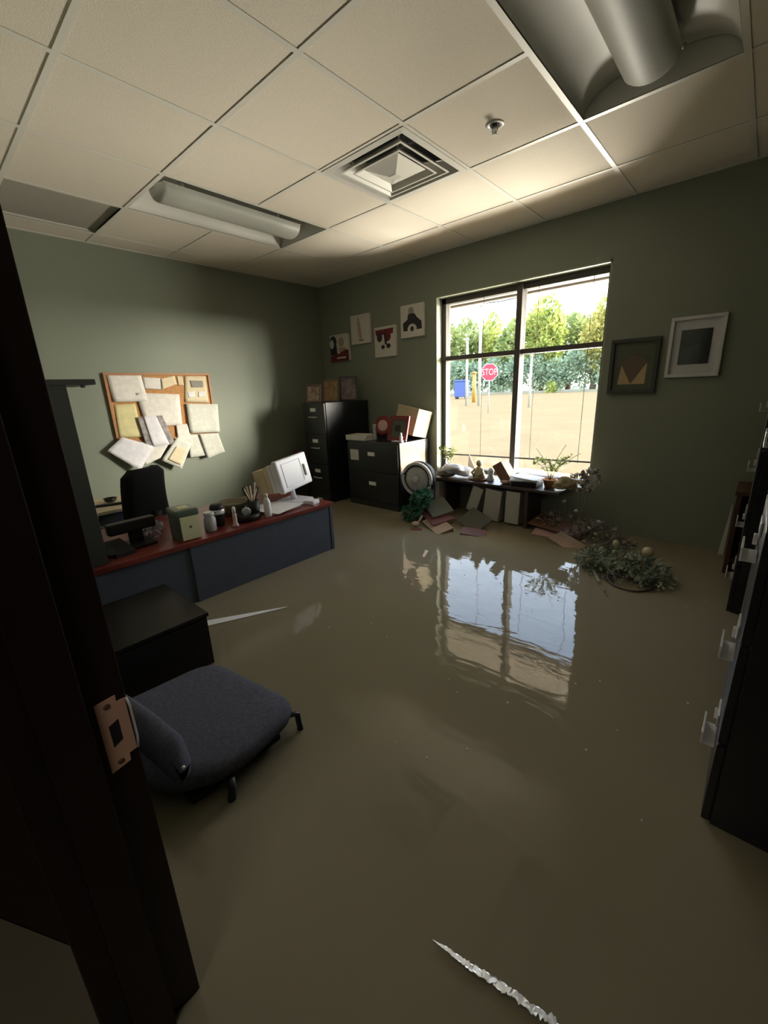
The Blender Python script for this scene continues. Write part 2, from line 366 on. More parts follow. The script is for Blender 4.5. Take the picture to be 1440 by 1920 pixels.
sp.prism([(-.6895, y, z) for y, z in pl], (.0016, 0, 0))
strike = part('strike_plate', sp, 'strike', fr, label='coppery metal strike plate with a square latch hole')
part('latch_hole', MB().prism([(-.6878, y, z) for y, z in hole], (.0004, 0, 0)), 'darkvoid', strike)
part('strike_lip', MB().tube([(-.6875, .131, .990), (-.6870, .1335, 1.01), (-.6870, .1335, 1.07), (-.6875, .131, 1.088)], .0016, 6), 'steel', strike)
for z in (1.087, .982):
    part('screw', MB().lathe([(.005, 0), (.005, .0006), (.002, .001)], 10, RM((-.6878, .104, z), 0, R(90), 0)), 'bookbrown', strike)

# ------------------------------------------------------------ ceiling
ce = struct('ceiling', MB().box(XL, XR, YN-.005, YW, 2.95, 3.05), 'plenum', 'suspended ceiling of square off-white tiles')
xs = [XL, -3.921, -3.311, -2.701, -2.091, -1.481, -.871, -.261, .349, XR]
ys = [YN, .664, 1.274, 1.884, 2.494, 3.104, YW]
def lay(x0, x1, y0, y1):
    if (x0, y0) == (-2.091, 1.884): return None
    if x0 in (-3.311, -.871) and y0 in (1.274, 1.884): return None
    return True
cache = {}
for i in range(len(xs)-1):
    for j in range(len(ys)-1):
        x0, x1, y0, y1 = xs[i], xs[i+1], ys[j], ys[j+1]
        if not lay(x0, x1, y0, y1): continue
        grey = (i == 1 and j == 1)
        dx, dy = x1-x0-.006, y1-y0-.006; key = (round(dx, 3), round(dy, 3), grey)
        if key not in cache:
            me = MB().box(-dx/2, dx/2, -dy/2, dy/2, 0, .014, .0015)
            q = mk('ceiling_tile', me, 'tile_grey' if grey else 'tile'); cache[key] = q.data
        else:
            q = bpy.data.objects.new('ceiling_tile', cache[key]); col.objects.link(q)
        q.parent = ce; q.location = ((x0+x1)/2, (y0+y1)/2, CEIL+(.020 if grey else .0022)+random.uniform(0, .0006))
        if grey: q['label'] = 'grey unpainted ceiling tile sitting slightly raised'
T = .012
for x in xs[1:-1]: part('ceiling_grid_bar', MB().box(x-T, x+T, YN, YW, CEIL-.001, CEIL+.002).box(x-.002, x+.002, YN, YW, CEIL+.002, CEIL+.04), 'tee', ce)
for y in ys[1:-1]:
    # cross bars stop at the light fixtures
    segs = [(XL, -3.311), (-2.701, -.871), (-.261, XR)] if y == 1.884 else [(XL, XR)]
    m = MB()
    for a, c in segs: m.box(a, c, y-T, y+T, CEIL-.0007, CEIL+.0018)
    part('ceiling_grid_bar', m, 'tee', ce)
m = MB()
m.box(XL, XR, YW-.022, YW, CEIL-.002, CEIL+.003).box(XL, XL+.022, YN, YW, CEIL-.002, CEIL+.003).box(XR-.022, XR, YN, YW, CEIL-.002, CEIL+.003).box(XL, XR, YN, YN+.022, CEIL-.002, CEIL+.003)
part('wall_angle', m, 'tee', ce)

def fixture(x0, x1, y0, y1, label):
    xc = (x0+x1)/2; t = thing('light_fixture', label, 'ceiling light', (xc, (y0+y1)/2, CEIL), group=None)
    a, c = x0+.014, x1-.014; H = .115
    # housing: open tray
    part('housing', MB().box(a, c, y0+.012, y1-.012, CEIL+H+.004, CEIL+H+.012).box(a, c, y0+.012, y0+.016, CEIL+.003, CEIL+H+.004).box(a, c, y1-.016, y1-.012, CEIL+.003, CEIL+H+.004), 'reflector', t)
    for s in (-1, 1):      # two curved wings from the tray edge up to the spine
        m = MB(); n = 12; xe = a if s < 0 else c
        for k in range(n):
            def P(q): ang = q*math.pi/2; return (xe-s*(abs(xe-xc)-.10)*(1-math.cos(ang)), CEIL+.004+(H-.012)*math.sin(ang))
            p, q = P(k/n), P((k+1)/n)
            m.poly([(p[0], y0+.02, p[1]), (p[0], y1-.02, p[1]), (q[0], y1-.02, q[1]), (q[0], y0+.02, q[1])])
        bmesh.ops.remove_doubles(m.b, verts=m.b.verts[:], dist=.0004); part('reflector_wing', m, 'reflector', t, smooth=True)
    m = MB()
    # basket: half-round lamp shield hanging on the centre line, rounded end
    n, mm = 14, 14; R0 = .105; zb = CEIL+.052
    L0, L1 = y0+.06, y1-.075; rings = []
    for j in range(mm+1):
        if j < 4: q = math.sin((j+.01)/4*math.pi/2); y = L0 + R0*.5*(1-math.cos(j/4*math.pi/2))
        elif j > mm-4: k = mm-j; q = math.sin((k+.01)/4*math.pi/2); y = L1 - R0*.5*(1-math.cos(k/4*math.pi/2))
        else: q = 1; y = L0+R0*.5+(L1-L0-R0)*(j-4)/(mm-8)
        rings.append([m.b.verts.new((xc+R0*q*math.cos(math.pi+math.pi*k/n), y, zb+.7*R0*q*math.sin(math.pi+math.pi*k/n))) for k in range(n+1)])
    for j in range(mm):
        for k in range(n): m._tag([m.b.faces.new([rings[j][k], rings[j][k+1], rings[j+1][k+1], rings[j+1][k]])], True)
    m.box(xc-R0, xc+R0, L0+.03, L1-.03, zb, zb+.004)
    part('lamp_basket', m, 'basket', t, smooth=False)
    for y in (y0+.25, y1-.25): part('basket_bracket', MB().box(xc-.02, xc+.02, y-.01, y+.01, zb+.004, CEIL+H), 'reflector', t)
    return t
fixture(-.871, -.261, 1.274, 2.494, 'large recessed ceiling light with rounded basket at the top right')
fixture(-3.311, -2.701, 1.274, 2.494, 'smaller looking recessed ceiling light with long basket near the left wall')

# air diffuser: nested square cones
cx, cy, h = -1.786, 2.189, .305
t = thing('air_diffuser', 'square stepped air diffuser in the middle of the ceiling', 'air vent', (cx, cy, CEIL))
def sqring(m, ro, zo, ri, zi):
    for k in range(4):
        a, c = R(45+90*k), R(135+90*k); s = math.sqrt(2)
        P = lambda r_, a_, z_: (cx+r_*s*math.cos(a_), cy+r_*s*math.sin(a_), z_)
        m.poly([P(ro, a, zo), P(ro, c, zo), P(ri, c, zi), P(ri, a, zi)])
m = MB(); sqring(m, h-.008, CEIL-.003, .262, CEIL-.006); sqring(m, .262, CEIL-.006, .235, CEIL+.07); part('outer_frame', m, 'whitemetal', t)
m = MB(); sqring(m, .235, CEIL+.07, .18, CEIL+.12); m.box(cx-.18, cx+.18, cy-.18, cy+.18, CEIL+.12, CEIL+.13); part('duct_throat', m, 'darkvoid', t)
for ro, zo, ri, zi in ((.222, CEIL-.010, .150, CEIL+.045), (.172, CEIL-.014, .105, CEIL+.035)):
    m = MB(); sqring(m, ro, zo, ro-.012, zo-.001); sqring(m, ro-.012, zo-.001, ri, zi); sqring(m, ro, zo, ri+.004, zi+.006)
    part('vane', m, 'whitemetal', t)
m = MB(); sqring(m, .125, CEIL+.004, .025, CEIL-.030); m.box(cx-.025, cx+.025, cy-.025, cy+.025, CEIL-.031, CEIL-.029); sqring(m, .125, CEIL+.004, .12, CEIL+.008); part('centre_cone', m, 'whitemetal', t)
for a in (0, 90, 180, 270):
    m = MB(); m.tube([(cx+.1*math.cos(R(a+45)), cy+.1*math.sin(R(a+45)), CEIL+.03), (cx+.3*math.cos(R(a+45)), cy+.3*math.sin(R(a+45)), CEIL+.05)], .004, 6)
    part('hanger', m, 'whitemetal', t)

t = thing('sprinkler_head', 'small white ceiling sprinkler head beside the big light fixture', 'sprinkler', (-1.178, 2.209, CEIL))
part('escutcheon', MB().lathe([(.022, CEIL+.004), (.026, CEIL-.001), (.040, CEIL-.003), (.044, CEIL+.001), (.044, CEIL+.004)], 24, Matrix.Translation((-1.178, 2.209, 0))), 'whitemetal', t)
part('recess', MB().lathe([(.024, CEIL-.002), (.024, CEIL-.0035)], 20, Matrix.Translation((-1.178, 2.209, 0))), 'darkvoid', t)
part('nozzle', MB().lathe([(.008, CEIL), (.008, CEIL-.03), (.004, CEIL-.034)], 10, Matrix.Translation((-1.178, 2.209, 0))), 'steel', t)
m = MB()
for s in (-1, 1): m.tube([(-1.178+s*.009, 2.209, CEIL), (-1.178+s*.014, 2.209, CEIL-.02), (-1.178+s*.004, 2.209, CEIL-.04)], .0028, 6)
m.lathe([(.016, CEIL-.040), (.016, CEIL-.0425)], 14, Matrix.Translation((-1.178, 2.209, 0)))
part('deflector', m, 'whitemetal', t)

# ------------------------------------------------------------ window
wn = thing('window_1', 'four-pane window looking out on the flooded street', None, (-1.735, 3.75, WZ0), kind='structure')
Y0, Y1 = 3.715, 3.785
e = .012
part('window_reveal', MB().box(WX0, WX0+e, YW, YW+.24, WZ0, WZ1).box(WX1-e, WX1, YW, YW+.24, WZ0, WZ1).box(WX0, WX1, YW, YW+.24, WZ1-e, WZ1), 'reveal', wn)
part('window_sill', MB().box(WX0, WX1, YW-.02, YW+.27, WZ0-.01, WZ0+.014, .003), 'sill', wn)
for a, c, z0, z1 in ((WX0+e, WX0+e+.045, WZ0, WZ1-e), (WX1-e-.03, WX1-e, WZ0, WZ1-e)): part('window_frame', MB().box(a, c, Y0, Y1, z0+.014, z1, .002), 'frame_dark', wn)
part('window_frame', MB().box(WX0+e, WX1-e, Y0, Y1, WZ1-e-.05, WZ1-e, .002), 'frame_dark', wn)
part('window_frame', MB().box(WX0+e, WX1-e, Y0, Y1, WZ0+.014, WZ0+.05, .002), 'frame_dark', wn)
part('mullion', MB().box(-1.715, -1.665, Y0-.03, Y1, WZ0+.014, WZ1-e, .002), 'frame_dark', wn)
part('transom', MB().box(WX0+e, WX1-e, Y0-.01, Y1, 1.80, 1.84, .002), 'frame_dark', wn)
for x0, x1 in ((-2.443, -1.715), (-1.665, -1.012)):
    for z0, z1 in ((.74, 1.80), (1.84, 2.313)):
        part('window_pane', MB().box(x0, x1, 3.748, 3.754, z0, z1), 'glass', wn)
part('blind_rail', MB().tube([(-2.44, 3.705, .875), (-1.01, 3.705, .90)], .007, 8), 'frame_dark', wn)
for x in (-2.03, -1.53, -1.11):
    part('blind_cord', MB().tube([(x, 3.70, .885), (x, 3.70, 2.31)], .0022, 5), 'frame_dark', wn)

# ------------------------------------------------------------ notice board
BX = XL
t = thing('notice_board', 'cork notice board crowded with papers on the green wall', 'notice board', (BX, 1.645, 1.17))
part('cork', MB().box(BX+.001, BX+.014, 1.20, 2.09, 1.19, 1.755), 'cork', t)
part('board_frame', MB().box(BX, BX+.024, 1.185, 2.105, 1.752, 1.772, .002).box(BX, BX+.024, 1.185, 2.105, 1.175, 1.195, .002).box(BX, BX+.024, 1.185, 1.205, 1.195, 1.752, .002).box(BX, BX+.024, 2.085, 2.105, 1.195, 1.752, .002), 'oak', t)
def sheet(name, pts, x, mats, label, cat='paper', curl=.012, g='papers pinned on the notice board'):
    """sheet outline in (y, z); slightly curled away from the wall towards its lower edge"""
    zt = max(p[1] for p in pts); zb = min(p[1] for p in pts); m = MB()
    n = 8; q = [Vector((p[0], p[1])) for p in pts]
    if len(q) != 4:
        m.prism([(BX+x, p[0], p[1]) for p in pts], (.0012, 0, 0))
    else:
        G = []
        for i in range(n+1):
            row = []
            for j in range(n+1):
                u, v = j/n, i/n; a = q[0].lerp(q[1], u); c = q[3].lerp(q[2], u); p = a.lerp(c, v)
                f = (zt-p.y)/(zt-zb)
                row.append((BX+x+curl*f*f+.002*math.sin(3*u+p.x*20)*f, p.x, p.y))
            G.append(row)
        A = [[m.b.verts.new(p) for p in r_] for r_ in G]; B = [[m.b.verts.new((p[0]-.0008, p[1], p[2])) for p in r_] for r_ in G]
        fs = []
        for i in range(n):
            for j in range(n):
                fs.append(m.b.faces.new([A[i][j], A[i][j+1], A[i+1][j+1], A[i+1][j]])); fs.append(m.b.faces.new([B[i][j], B[i+1][j], B[i+1][j+1], B[i][j+1]]))
        for k in range(n):
            fs += [m.b.faces.new([A[0][k], B[0][k], B[0][k+1], A[0][k+1]]), m.b.faces.new([A[n][k], A[n][k+1], B[n][k+1], B[n][k]]),
                   m.b.faces.new([A[k][0], A[k+1][0], B[k+1][0], B[k][0]]), m.b.faces.new([A[k][n], B[k][n], B[k+1][n], A[k+1][n]])]
        m._tag(fs, True)
    return solo(name, m, mats, label, cat, g)
sheet('paper_sheet', [(1.209, 1.758), (1.479, 1.762), (1.492, 1.532), (1.22, 1.536)], .020, 'print', 'printed white sheet in the top left corner of the notice board')
sheet('paper_sheet', [(1.487, 1.736), (1.652, 1.727), (1.634, 1.627), (1.486, 1.639)], .019, 'print', 'small white sheet pinned near the top middle of the notice board', curl=.004)
sheet('paper_sheet', [(1.64, 1.722), (1.765, 1.748), (1.773, 1.674), (1.634, 1.630)], .024, 'cream', 'cream slip tilted upwards at the top middle of the notice board', curl=.004)
sheet('paper_sheet', [(1.403, 1.606), (1.78, 1.582), (1.755, 1.302), (1.44, 1.300)], .026, 'print', 'wide white sheet in the centre of the notice board')
sheet('flyer', [(1.224, 1.512), (1.386, 1.515), (1.40, 1.223), (1.205, 1.240)], .018, 'flyer', 'yellow flyer at the lower left of the notice board', 'flyer')
sheet('photo_strip', [(1.377, 1.399), (1.44, 1.399), (1.46, 1.135), (1.40, 1.129)], .040, 'greyphoto', 'narrow grey photo sheet hanging left of the white fold', 'paper')
sheet('paper_sheet', [(1.425, 1.40), (1.53, 1.402), (1.60, 1.133), (1.455, 1.130)], .046, 'print3', 'white folded sheet hanging between two grey strips')
sheet('photo_strip', [(1.52, 1.40), (1.585, 1.400), (1.655, 1.14), (1.60, 1.130)], .042, 'greyphoto', 'narrow grey photo sheet hanging right of the white fold', 'paper')
sheet('paper_sheet', [(1.222, 1.242), (1.47, 1.13), (1.30, .935), (1.085, 1.138)], .048, 'print3', 'bright white sheet hanging askew below the left corner of the board', curl=.035)
sheet('paper_sheet', [(1.36, 1.185), (1.60, 1.135), (1.50, 1.02), (1.36, .975)], .034, 'print', 'white sheet hanging behind the askew one below the board', curl=.02)
leaflet = sheet('paper_sheet', [(1.679, 1.19), (1.812, 1.125), (1.661, .893), (1.498, .998)], .054, 'print2', 'tilted white leaflet with an orange picture at the bottom of the board', curl=.03)
adopt(sheet('leaflet_picture', [(1.655, 1.110), (1.745, 1.070), (1.655, .935), (1.555, 1.000)], .064, 'cream', 'orange-toned picture on the tilted leaflet', 'picture', curl=.024), leaflet)
sheet('paper_sheet', [(1.70, 1.305), (1.803, 1.306), (1.83, 1.12), (1.69, 1.14)], .030, 'print', 'white sheet below the right half of the notice board, above the leaflet', curl=.01)
sheet('paper_sheet', [(1.80, 1.20), (1.93, 1.20), (1.93, .985), (1.77, .985)], .034, 'print2', 'pale sheet behind the two hanging pages at the lower right of the board', curl=.02)
sheet('paper_sheet', [(1.825, 1.494), (2.141, 1.474), (2.115, 1.197), (1.815, 1.217)], .034, 'print2', 'large white page on the right half of the notice board')
sheet('paper_sheet', [(1.90, 1.20), (2.094, 1.19), (2.130, .998), (1.935, .955)], .050, 'print2', 'white page hanging lowest at the right of the notice board', curl=.02)
card = sheet('postcard', [(1.863, 1.744), (2.066, 1.744), (2.057, 1.493), (1.823, 1.509)], .020, 'cream', 'tan card with a blue panel at the top right of the notice board', 'card', curl=.003)
adopt(sheet('colour_panel', [(1.90, 1.705), (2.03, 1.700), (2.025, 1.64), (1.905, 1.64)], .0225, 'inkgrey', 'blue-grey panel on the tan card', 'picture', curl=.002), card)
adopt(sheet('round_photo', [(1.86, 1.600), (1.93, 1.605), (1.93, 1.55), (1.865, 1.545)], .0235, 'paper', 'left round pale photo on the tan card', 'picture', curl=.002), card)
adopt(sheet('round_photo', [(1.965, 1.600), (2.035, 1.600), (2.03, 1.55), (1.96, 1.55)], .0235, 'paper', 'right round pale photo on the tan card', 'picture', curl=.002), card)
sheet('paper_slip', [(1.79, 1.745), (1.84, 1.74), (1.835, 1.66), (1.79, 1.665)], .020, 'cream', 'small cream slip left of the tan card', curl=.004)

# ------------------------------------------------------------ pictures on the window wall
def canvas(x0, x1, z0, z1, label, prints, mats, g='square canvas prints', tilt=0):
    xc, zc = (x0+x1)/2, (z0+z1)/2
    t = thing('canvas_print', label, 'picture', (xc, YW, zc), group=g)
    part('canvas', MB().box(x0, x1, YW-.03, YW-.001, z0, z1, .003), 'canvas', t)
    m = MB(); W_, H_ = x1-x0, z1-z0
    for k, (mi, pts) in enumerate(prints):
        m.mi = mi; y = YW-.0305-.0002*k
        m.prism([(x0+u*W_, y, z0+v*H_) for u, v in pts], (0, -.0002, 0))
    part('print', m, mats, t)
    t.rotation_euler = (0, R(tilt), 0)
    return t
def ell(cx_, cy_, a, c, n=14, s=0, e_=2*math.pi): return [(cx_+a*math.cos(s+(e_-s)*k/n), cy_+c*math.sin(s+(e_-s)*k/n)) for k in range(n)]
canvas(-4.0, -3.69, 1.893, 2.19, 'canvas print of a dark-haired figure above a red band, leftmost on the wall',
       [(0, [(0, .0), (1, 0), (1, .38), (.8, .45), (.5, .30), (0, .22)]), (1, ell(.18, .74, .19, .22)), (1, [(0, .25), (.38, .25), (.36, .6), (0, .7)]), (2, ell(.10, .66, .12, .17)),
        (3, ell(.62, .70, .15, .18)), (3, [(.45, .5), (.85, .5), (.8, .38), (.5, .34)]), (2, [(.35, .10), (.85, .10), (.85, .16), (.35, .16)])], ['inkred', 'ink', 'canvas', 'skinprint'])
canvas(-3.635, -3.345, 2.053, 2.353, 'pale canvas print of one slender brown standing figure, second from the left',
       [(0, ell(.42, .83, .06, .07)), (0, [(.36, .76), (.50, .76), (.55, .45), (.60, .16), (.44, .16), (.38, .45)]), (1, [(.42, .10), (.66, .10), (.66, .14), (.42, .14)])], ['skinprint', 'inkred'])
canvas(-3.28, -2.98, 1.889, 2.191, 'canvas print of dark and maroon figures over a white lower half, third in the row',
       [(0, [(.05, .90), (.90, .92), (.88, .74), (.08, .72)]), (1, ell(.25, .66, .13, .16)), (0, ell(.62, .66, .16, .16)), (1, ell(.40, .33, .09, .07)), (1, ell(.66, .35, .10, .08)), (1, [(.45, .80), (.55, .80), (.60, .40), (.50, .40)])], ['inkred', 'ink'])
canvas(-2.909, -2.617, 2.048, 2.349, 'canvas print of a dark seated figure with a round disc, next to the window',
       [(0, ell(.46, .80, .12, .12)), (1, [(.12, .20), (.10, .45), (.30, .55), (.34, .72), (.60, .72), (.72, .58), (.90, .45), (.92, .22)]), (2, ell(.50, .24, .20, .17)), (1, ell(.50, .25, .08, .08))], ['inkgrey', 'ink', 'canvas'])

t = thing('framed_picture', 'grey-green framed picture of two tan triangles, right of the window', 'picture', (-.762, YW, 1.64), group='framed pictures right of the window')
def pframe(t, x0, x1, z0, z1, w_, fm, mm, d=.028):
    part('frame', MB().box(x0, x1, YW-d, YW, z1-w_, z1, .003).box(x0, x1, YW-d, YW, z0, z0+w_, .003).box(x0, x0+w_, YW-d, YW, z0+w_, z1-w_, .003).box(x1-w_, x1, YW-d, YW, z0+w_, z1-w_, .003), fm, t)
    part('mount', MB().box(x0+w_, x1-w_, YW-.012, YW-.002, z0+w_, z1-w_), mm, t)
pframe(t, -.915, -.603, 1.449, 1.830, .026, 'framegrey', 'matgrey')
m = MB(); m.prism([(-.850, YW-.0125, 1.515), (-.835, YW-.0125, 1.65), (-.765, YW-.0125, 1.515)], (0, -.0005, 0)); m.prism([(-.765, YW-.0125, 1.515), (-.672, YW-.0125, 1.66), (-.675, YW-.0125, 1.515)], (0, -.0005, 0))
m.mi = 1; m.prism([(-.835, YW-.0125, 1.65), (-.765, YW-.0125, 1.517), (-.672, YW-.0125, 1.66), (-.72, YW-.0125, 1.71), (-.79, YW-.0125, 1.71)], (0, -.0004, 0))
part('artwork', m, ['tan', 'inkbrown'], t)
t = thing('framed_picture', 'white framed picture with a dark glossy photo, farthest right on the wall', 'picture', (-.407, YW, 1.74), group='framed pictures right of the window')
pframe(t, -.557, -.256, 1.549, 1.933, .022, 'framewhite', 'matwhite')
part('photo', MB().box(-.492, -.322, YW-.014, YW-.012, 1.630, 1.850), 'photoblack', t)

# ------------------------------------------------------------ filing cabinets
def cabinet(name, label, x0, x1, y0, y1, H, face, zs, hdr, group=None, mat_='blackmetal', lw=.09, lat=False):
    """face: 'y' fronts look towards -y, 'x' fronts look towards -x"""
    t = thing(name, label, 'filing cabinet', ((x0+x1)/2, (y0+y1)/2, 0), group=group)
    part('body', MB().box(x0 + (.02 if face == 'x' else 0), x1, y0 + (.02 if face == 'y' else 0), y1, .0, H, .003), mat_, t)
    for k, (z0, z1) in enumerate(zs):
        if z1 < WATER: continue
        if face == 'y':
            d = part('drawer', MB().box(x0+.008, x1-.008, y0, y0+.02, z0+.004, z1-.004, .003), mat_, t)
            xc = (x0+x1)/2; zc = z0+(z1-z0)*hdr
            part('label_holder', MB().box(xc-lw/2, xc+lw/2, y0-.006, y0-.001, zc+.035, zc+.075, .0015), 'steel', d)
            part('label_card', MB().box(xc-lw/2+.006, xc+lw/2-.006, y0-.0075, y0-.006, zc+.040, zc+.070), 'paper', d)
            if not lat:
                part('handle', MB().tube([(xc-.06, y0, zc-.02), (xc-.055, y0-.025, zc-.02), (xc+.055, y0-.025, zc-.02), (xc+.06, y0, zc-.02)], .006, 6), 'steel', d)
        else:
            d = part('drawer', MB().box(x0, x0+.02, y0+.008, y1-.008, z0+.004, z1-.004, .003), mat_, t)
            yc = (y0+y1)/2; zc = z0+(z1-z0)*hdr
            part('label_holder', MB().box(x0-.006, x0-.001, yc-.045, yc+.045, zc+.045, zc+.085, .0015), 'steel', d)
            hm = MB().box(x0-.034, x0-.029, yc-.055, yc+.055, zc-.022, zc+.016, .001).box(x0-.029, x0, yc-.055, yc+.055, zc-.021, zc-.019)
            part('handle', hm, 'steel', d)
            if k >= 1: part('thumb_latch', MB().box(x0-.012, x0, yc+.07, yc+.09, zc-.01, zc+.02, .002), 'steel', d)
    return t
# five-drawer letter cabinets at the right edge
Z5 = [(.02+.297*k, .02+.297*(k+1)) for k in range(5)]
cabinet('filing_cabinet', 'tall black filing cabinet nearest the camera at the right edge', .048, .70, 1.21, 1.64, 1.52, 'x', Z5, .62, 'black filing cabinets along the right side')
cabinet('filing_cabinet', 'tall black filing cabinet farther back on the right, before the brown bookcase', .020, .68, 2.62, 3.06, 1.52, 'x', Z5, .62, 'black filing cabinets along the right side')
# tall cabinet in the corner
tc_ = cabinet('filing_cabinet', 'tall glossy black four-drawer cabinet in the far corner', -3.81, -3.437, 2.94, 3.60, 1.443, 'y', [(.12+.33*k, .12+.33*(k+1)) for k in range(4)], .62, 'black cabinets in the far corner')
# low lateral cabinet
lc = cabinet('filing_cabinet', 'low wide black cabinet between the corner cabinet and the fan', -3.29, -2.575, 3.09, 3.60, 1.045, 'y', [(.12, .42), (.42, .73), (.73, 1.03)], .45, 'black cabinets in the far corner', lat=True, lw=.10)
# stickers and clipped paper
sheetm = MB().box(-3.235, -3.115, 3.083, 3.0885, .845, .955); solo('notice_sheet', sheetm, 'print2', 'small grey notice stuck on the top drawer of the low cabinet', 'paper')
m = MB().prism([(-2.573, 3.105, 1.040), (-2.573, 3.52, 1.022), (-2.573, 3.515, .74), (-2.573, 3.24, .79), (-2.573, 3.115, .765)], (.006, 0, 0))
solo('side_poster', m, 'peach', 'peach paper poster stuck on the side of the low black cabinet', 'poster')

def pframe_stand(name, label, c, w_, h_, rz, fm, pm, tilt=12, bw=.02, g=None):
    t = thing(name, label, 'photo frame', c, R(rz), g)
    mt = RM((0, 0, .0), R(-tilt), 0, 0)
    def bx(*a, bev=.002): return MB().box(*a, bev, mt)
    m = MB()
    for a in ((-w_/2, w_/2, -.008, .008, h_-bw, h_), (-w_/2, w_/2, -.008, .008, 0, bw), (-w_/2, -w_/2+bw, -.008, .008, bw, h_-bw), (w_/2-bw, w_/2, -.008, .008, bw, h_-bw)): m.box(*a, .002, mt)
    part('frame', m, fm, t, local=True)
    part('photo', MB().box(-w_/2+bw, w_/2-bw, -.003, .004, bw, h_-bw, 0, mt), pm, t, local=True)
    y2 = h_*.6*math.sin(R(tilt)); z2 = h_*.6*math.cos(R(tilt))
    part('easel_leg', MB().tube([(0, y2+.008, z2), (0, y2+.07, .004)], .005, 5), fm, t, local=True)
    return t
zt = 1.446
pframe_stand('framed_photo', 'small faded pale photo frame at the left on top of the tall black cabinet', (-3.70, 3.02, zt), .17, .19, 28, 'inkbrown', 'beigephoto', g='photo frames on the tall cabinet')
pframe_stand('framed_photo', 'gold-toned photo frame in the middle on top of the tall black cabinet', (-3.565, 3.15, zt), .19, .235, 28, 'inkbrown', 'goldphoto', g='photo frames on the tall cabinet')
pframe_stand('framed_photo', 'black photo frame with a pinkish portrait, farthest right on the tall cabinet', (-3.54, 3.40, zt), .20, .27, 40, 'framegrey', 'pinkphoto', bw=.018, g='photo frames on the tall cabinet')
# on the low cabinet
zl = 1.047
t = thing('paper_stack', 'low stack of grey-white papers at the left on the low cabinet', 'paper stack', (-3.17, 3.20, zl), R(4))
for k in range(5): part('paper_bundle', MB().box(-.15+.006*random.random(), .13+.006*random.random(), -.09, .11, .011*k, .011*k+.010, .001, RM((0, 0, 0), 0, 0, R(random.uniform(-4, 4)))), 'paper' if k % 2 else 'print2', t, local=True)
solo('metal_tray', MB().box(-3.05, -2.80, 3.32, 3.56, zl, zl+.006).box(-3.05, -3.044, 3.32, 3.56, zl+.006, zl+.075).box(-2.806, -2.80, 3.32, 3.56, zl+.006, zl+.075).box(-3.044, -2.806, 3.554, 3.56, zl+.006, zl+.075), 'framegrey', 'dark open letter tray behind the paper stack on the low cabinet', 'tray')
# cream document box leaning back
t = thing('document_box', 'cream cardboard document box behind the red photo frame', 'box', (-2.72, 3.46, zl+.015), R(-4))
mt = RM((0, 0, .0), R(-12), R(10), 0)
part('box_body', MB().box(-.15, .13, -.12, .10, 0.03, .27, .004, mt), 'boxcream', t, local=True)
part('box_lid', MB().box(-.153, .133, -.123, .103, .27, .30, .004, mt), 'boxcream', t, local=True)
redf = pframe_stand('framed_photo', 'red photo frame with a small grey picture leaning on the cream box', (-2.725, 3.25, zl), .27, .25, -6, 'redframe', 'matgrey', tilt=14, bw=.042, g='red photo frames on the low cabinet')
adopt(solo('emblem', MB().box(-.035, .035, -.0008, .0008, -.03, .03, 0, RM((-2.722, 3.268, zl+.125), R(-14), 0, R(-6))), 'ink', 'dark emblem', 'picture'), redf)
t = thing('framed_photo', 'round red ornament frame with a pink centre, left of the square red frame', 'photo frame', (-2.93, 3.29, zl), R(14), 'red photo frames on the low cabinet')
part('frame', MB().lathe([(.055, 0), (.095, 0), (.10, .012), (.09, .022), (.055, .016)], 22, RM((0, 0, .145), R(80), 0, 0)), 'redframe', t, local=True)
part('photo', MB().lathe([(.056, .016), (.056, .019)], 18, RM((0, 0, .145), R(80), 0, 0)), 'pink', t, local=True)
part('stand', MB().tube([(-.03, -.005, .05), (-.05, .03, .002)], .006, 6).tube([(.03, -.005, .05), (.05, .03, .002)], .006, 6), 'redframe', t, local=True)
solo('figurine', MB().lathe([(.022, 0), (.026, .012), (.014, .03), (.018, .05), (.008, .07), (.011, .085), (.002, .095)], 12, Matrix.Translation((-2.60, 3.17, zl))), 'white', 'tiny white figurine on the front corner of the low cabinet', 'figurine')
solo('marker_pen', MB().tube([(-2.70, 3.145, zl+.008), (-2.635, 3.165, zl+.008)], .007, 8), 'white', 'short white pen lying beside the tiny figurine', 'pen')
solo('glass_vase', MB().lathe([(.018, 0), (.02, .01), (.015, .06), (.022, .15), (.024, .16)], 14, Matrix.Translation((-3.02, 3.25, zl))), 'clearplastic', 'slim clear vase left of the round red frame', 'vase')
# dark pedestal with maroon books left of the tall cabinet
t = thing('pedestal', 'dark pedestal in the corner left of the tall cabinet', 'cabinet', (-4.0, 3.2, 0))
part('body', MB().box(-4.155, -3.845, 2.95, 3.58, 0, .80, .003), 'blackmatte', t); part('top', MB().box(-4.165, -3.84, 2.94, 3.59, .80, .82, .003), 'blackmatte', t)
for k, (a, mt_) in enumerate(((0, 'bookred'), (7, 'inkbrown'), (-5, 'bookred'))):
    solo('book', MB().box(-.11, .11, -.15, .15, 0, .022, .003, RM((-4.0, 3.12, .821+.0225*k), 0, 0, R(a))), mt_, ['maroon book lowest in the pile on the corner pedestal', 'brown book in the middle of the pile on the corner pedestal', 'maroon book topmost on the corner pedestal'][k], 'book', 'books on the corner pedestal')

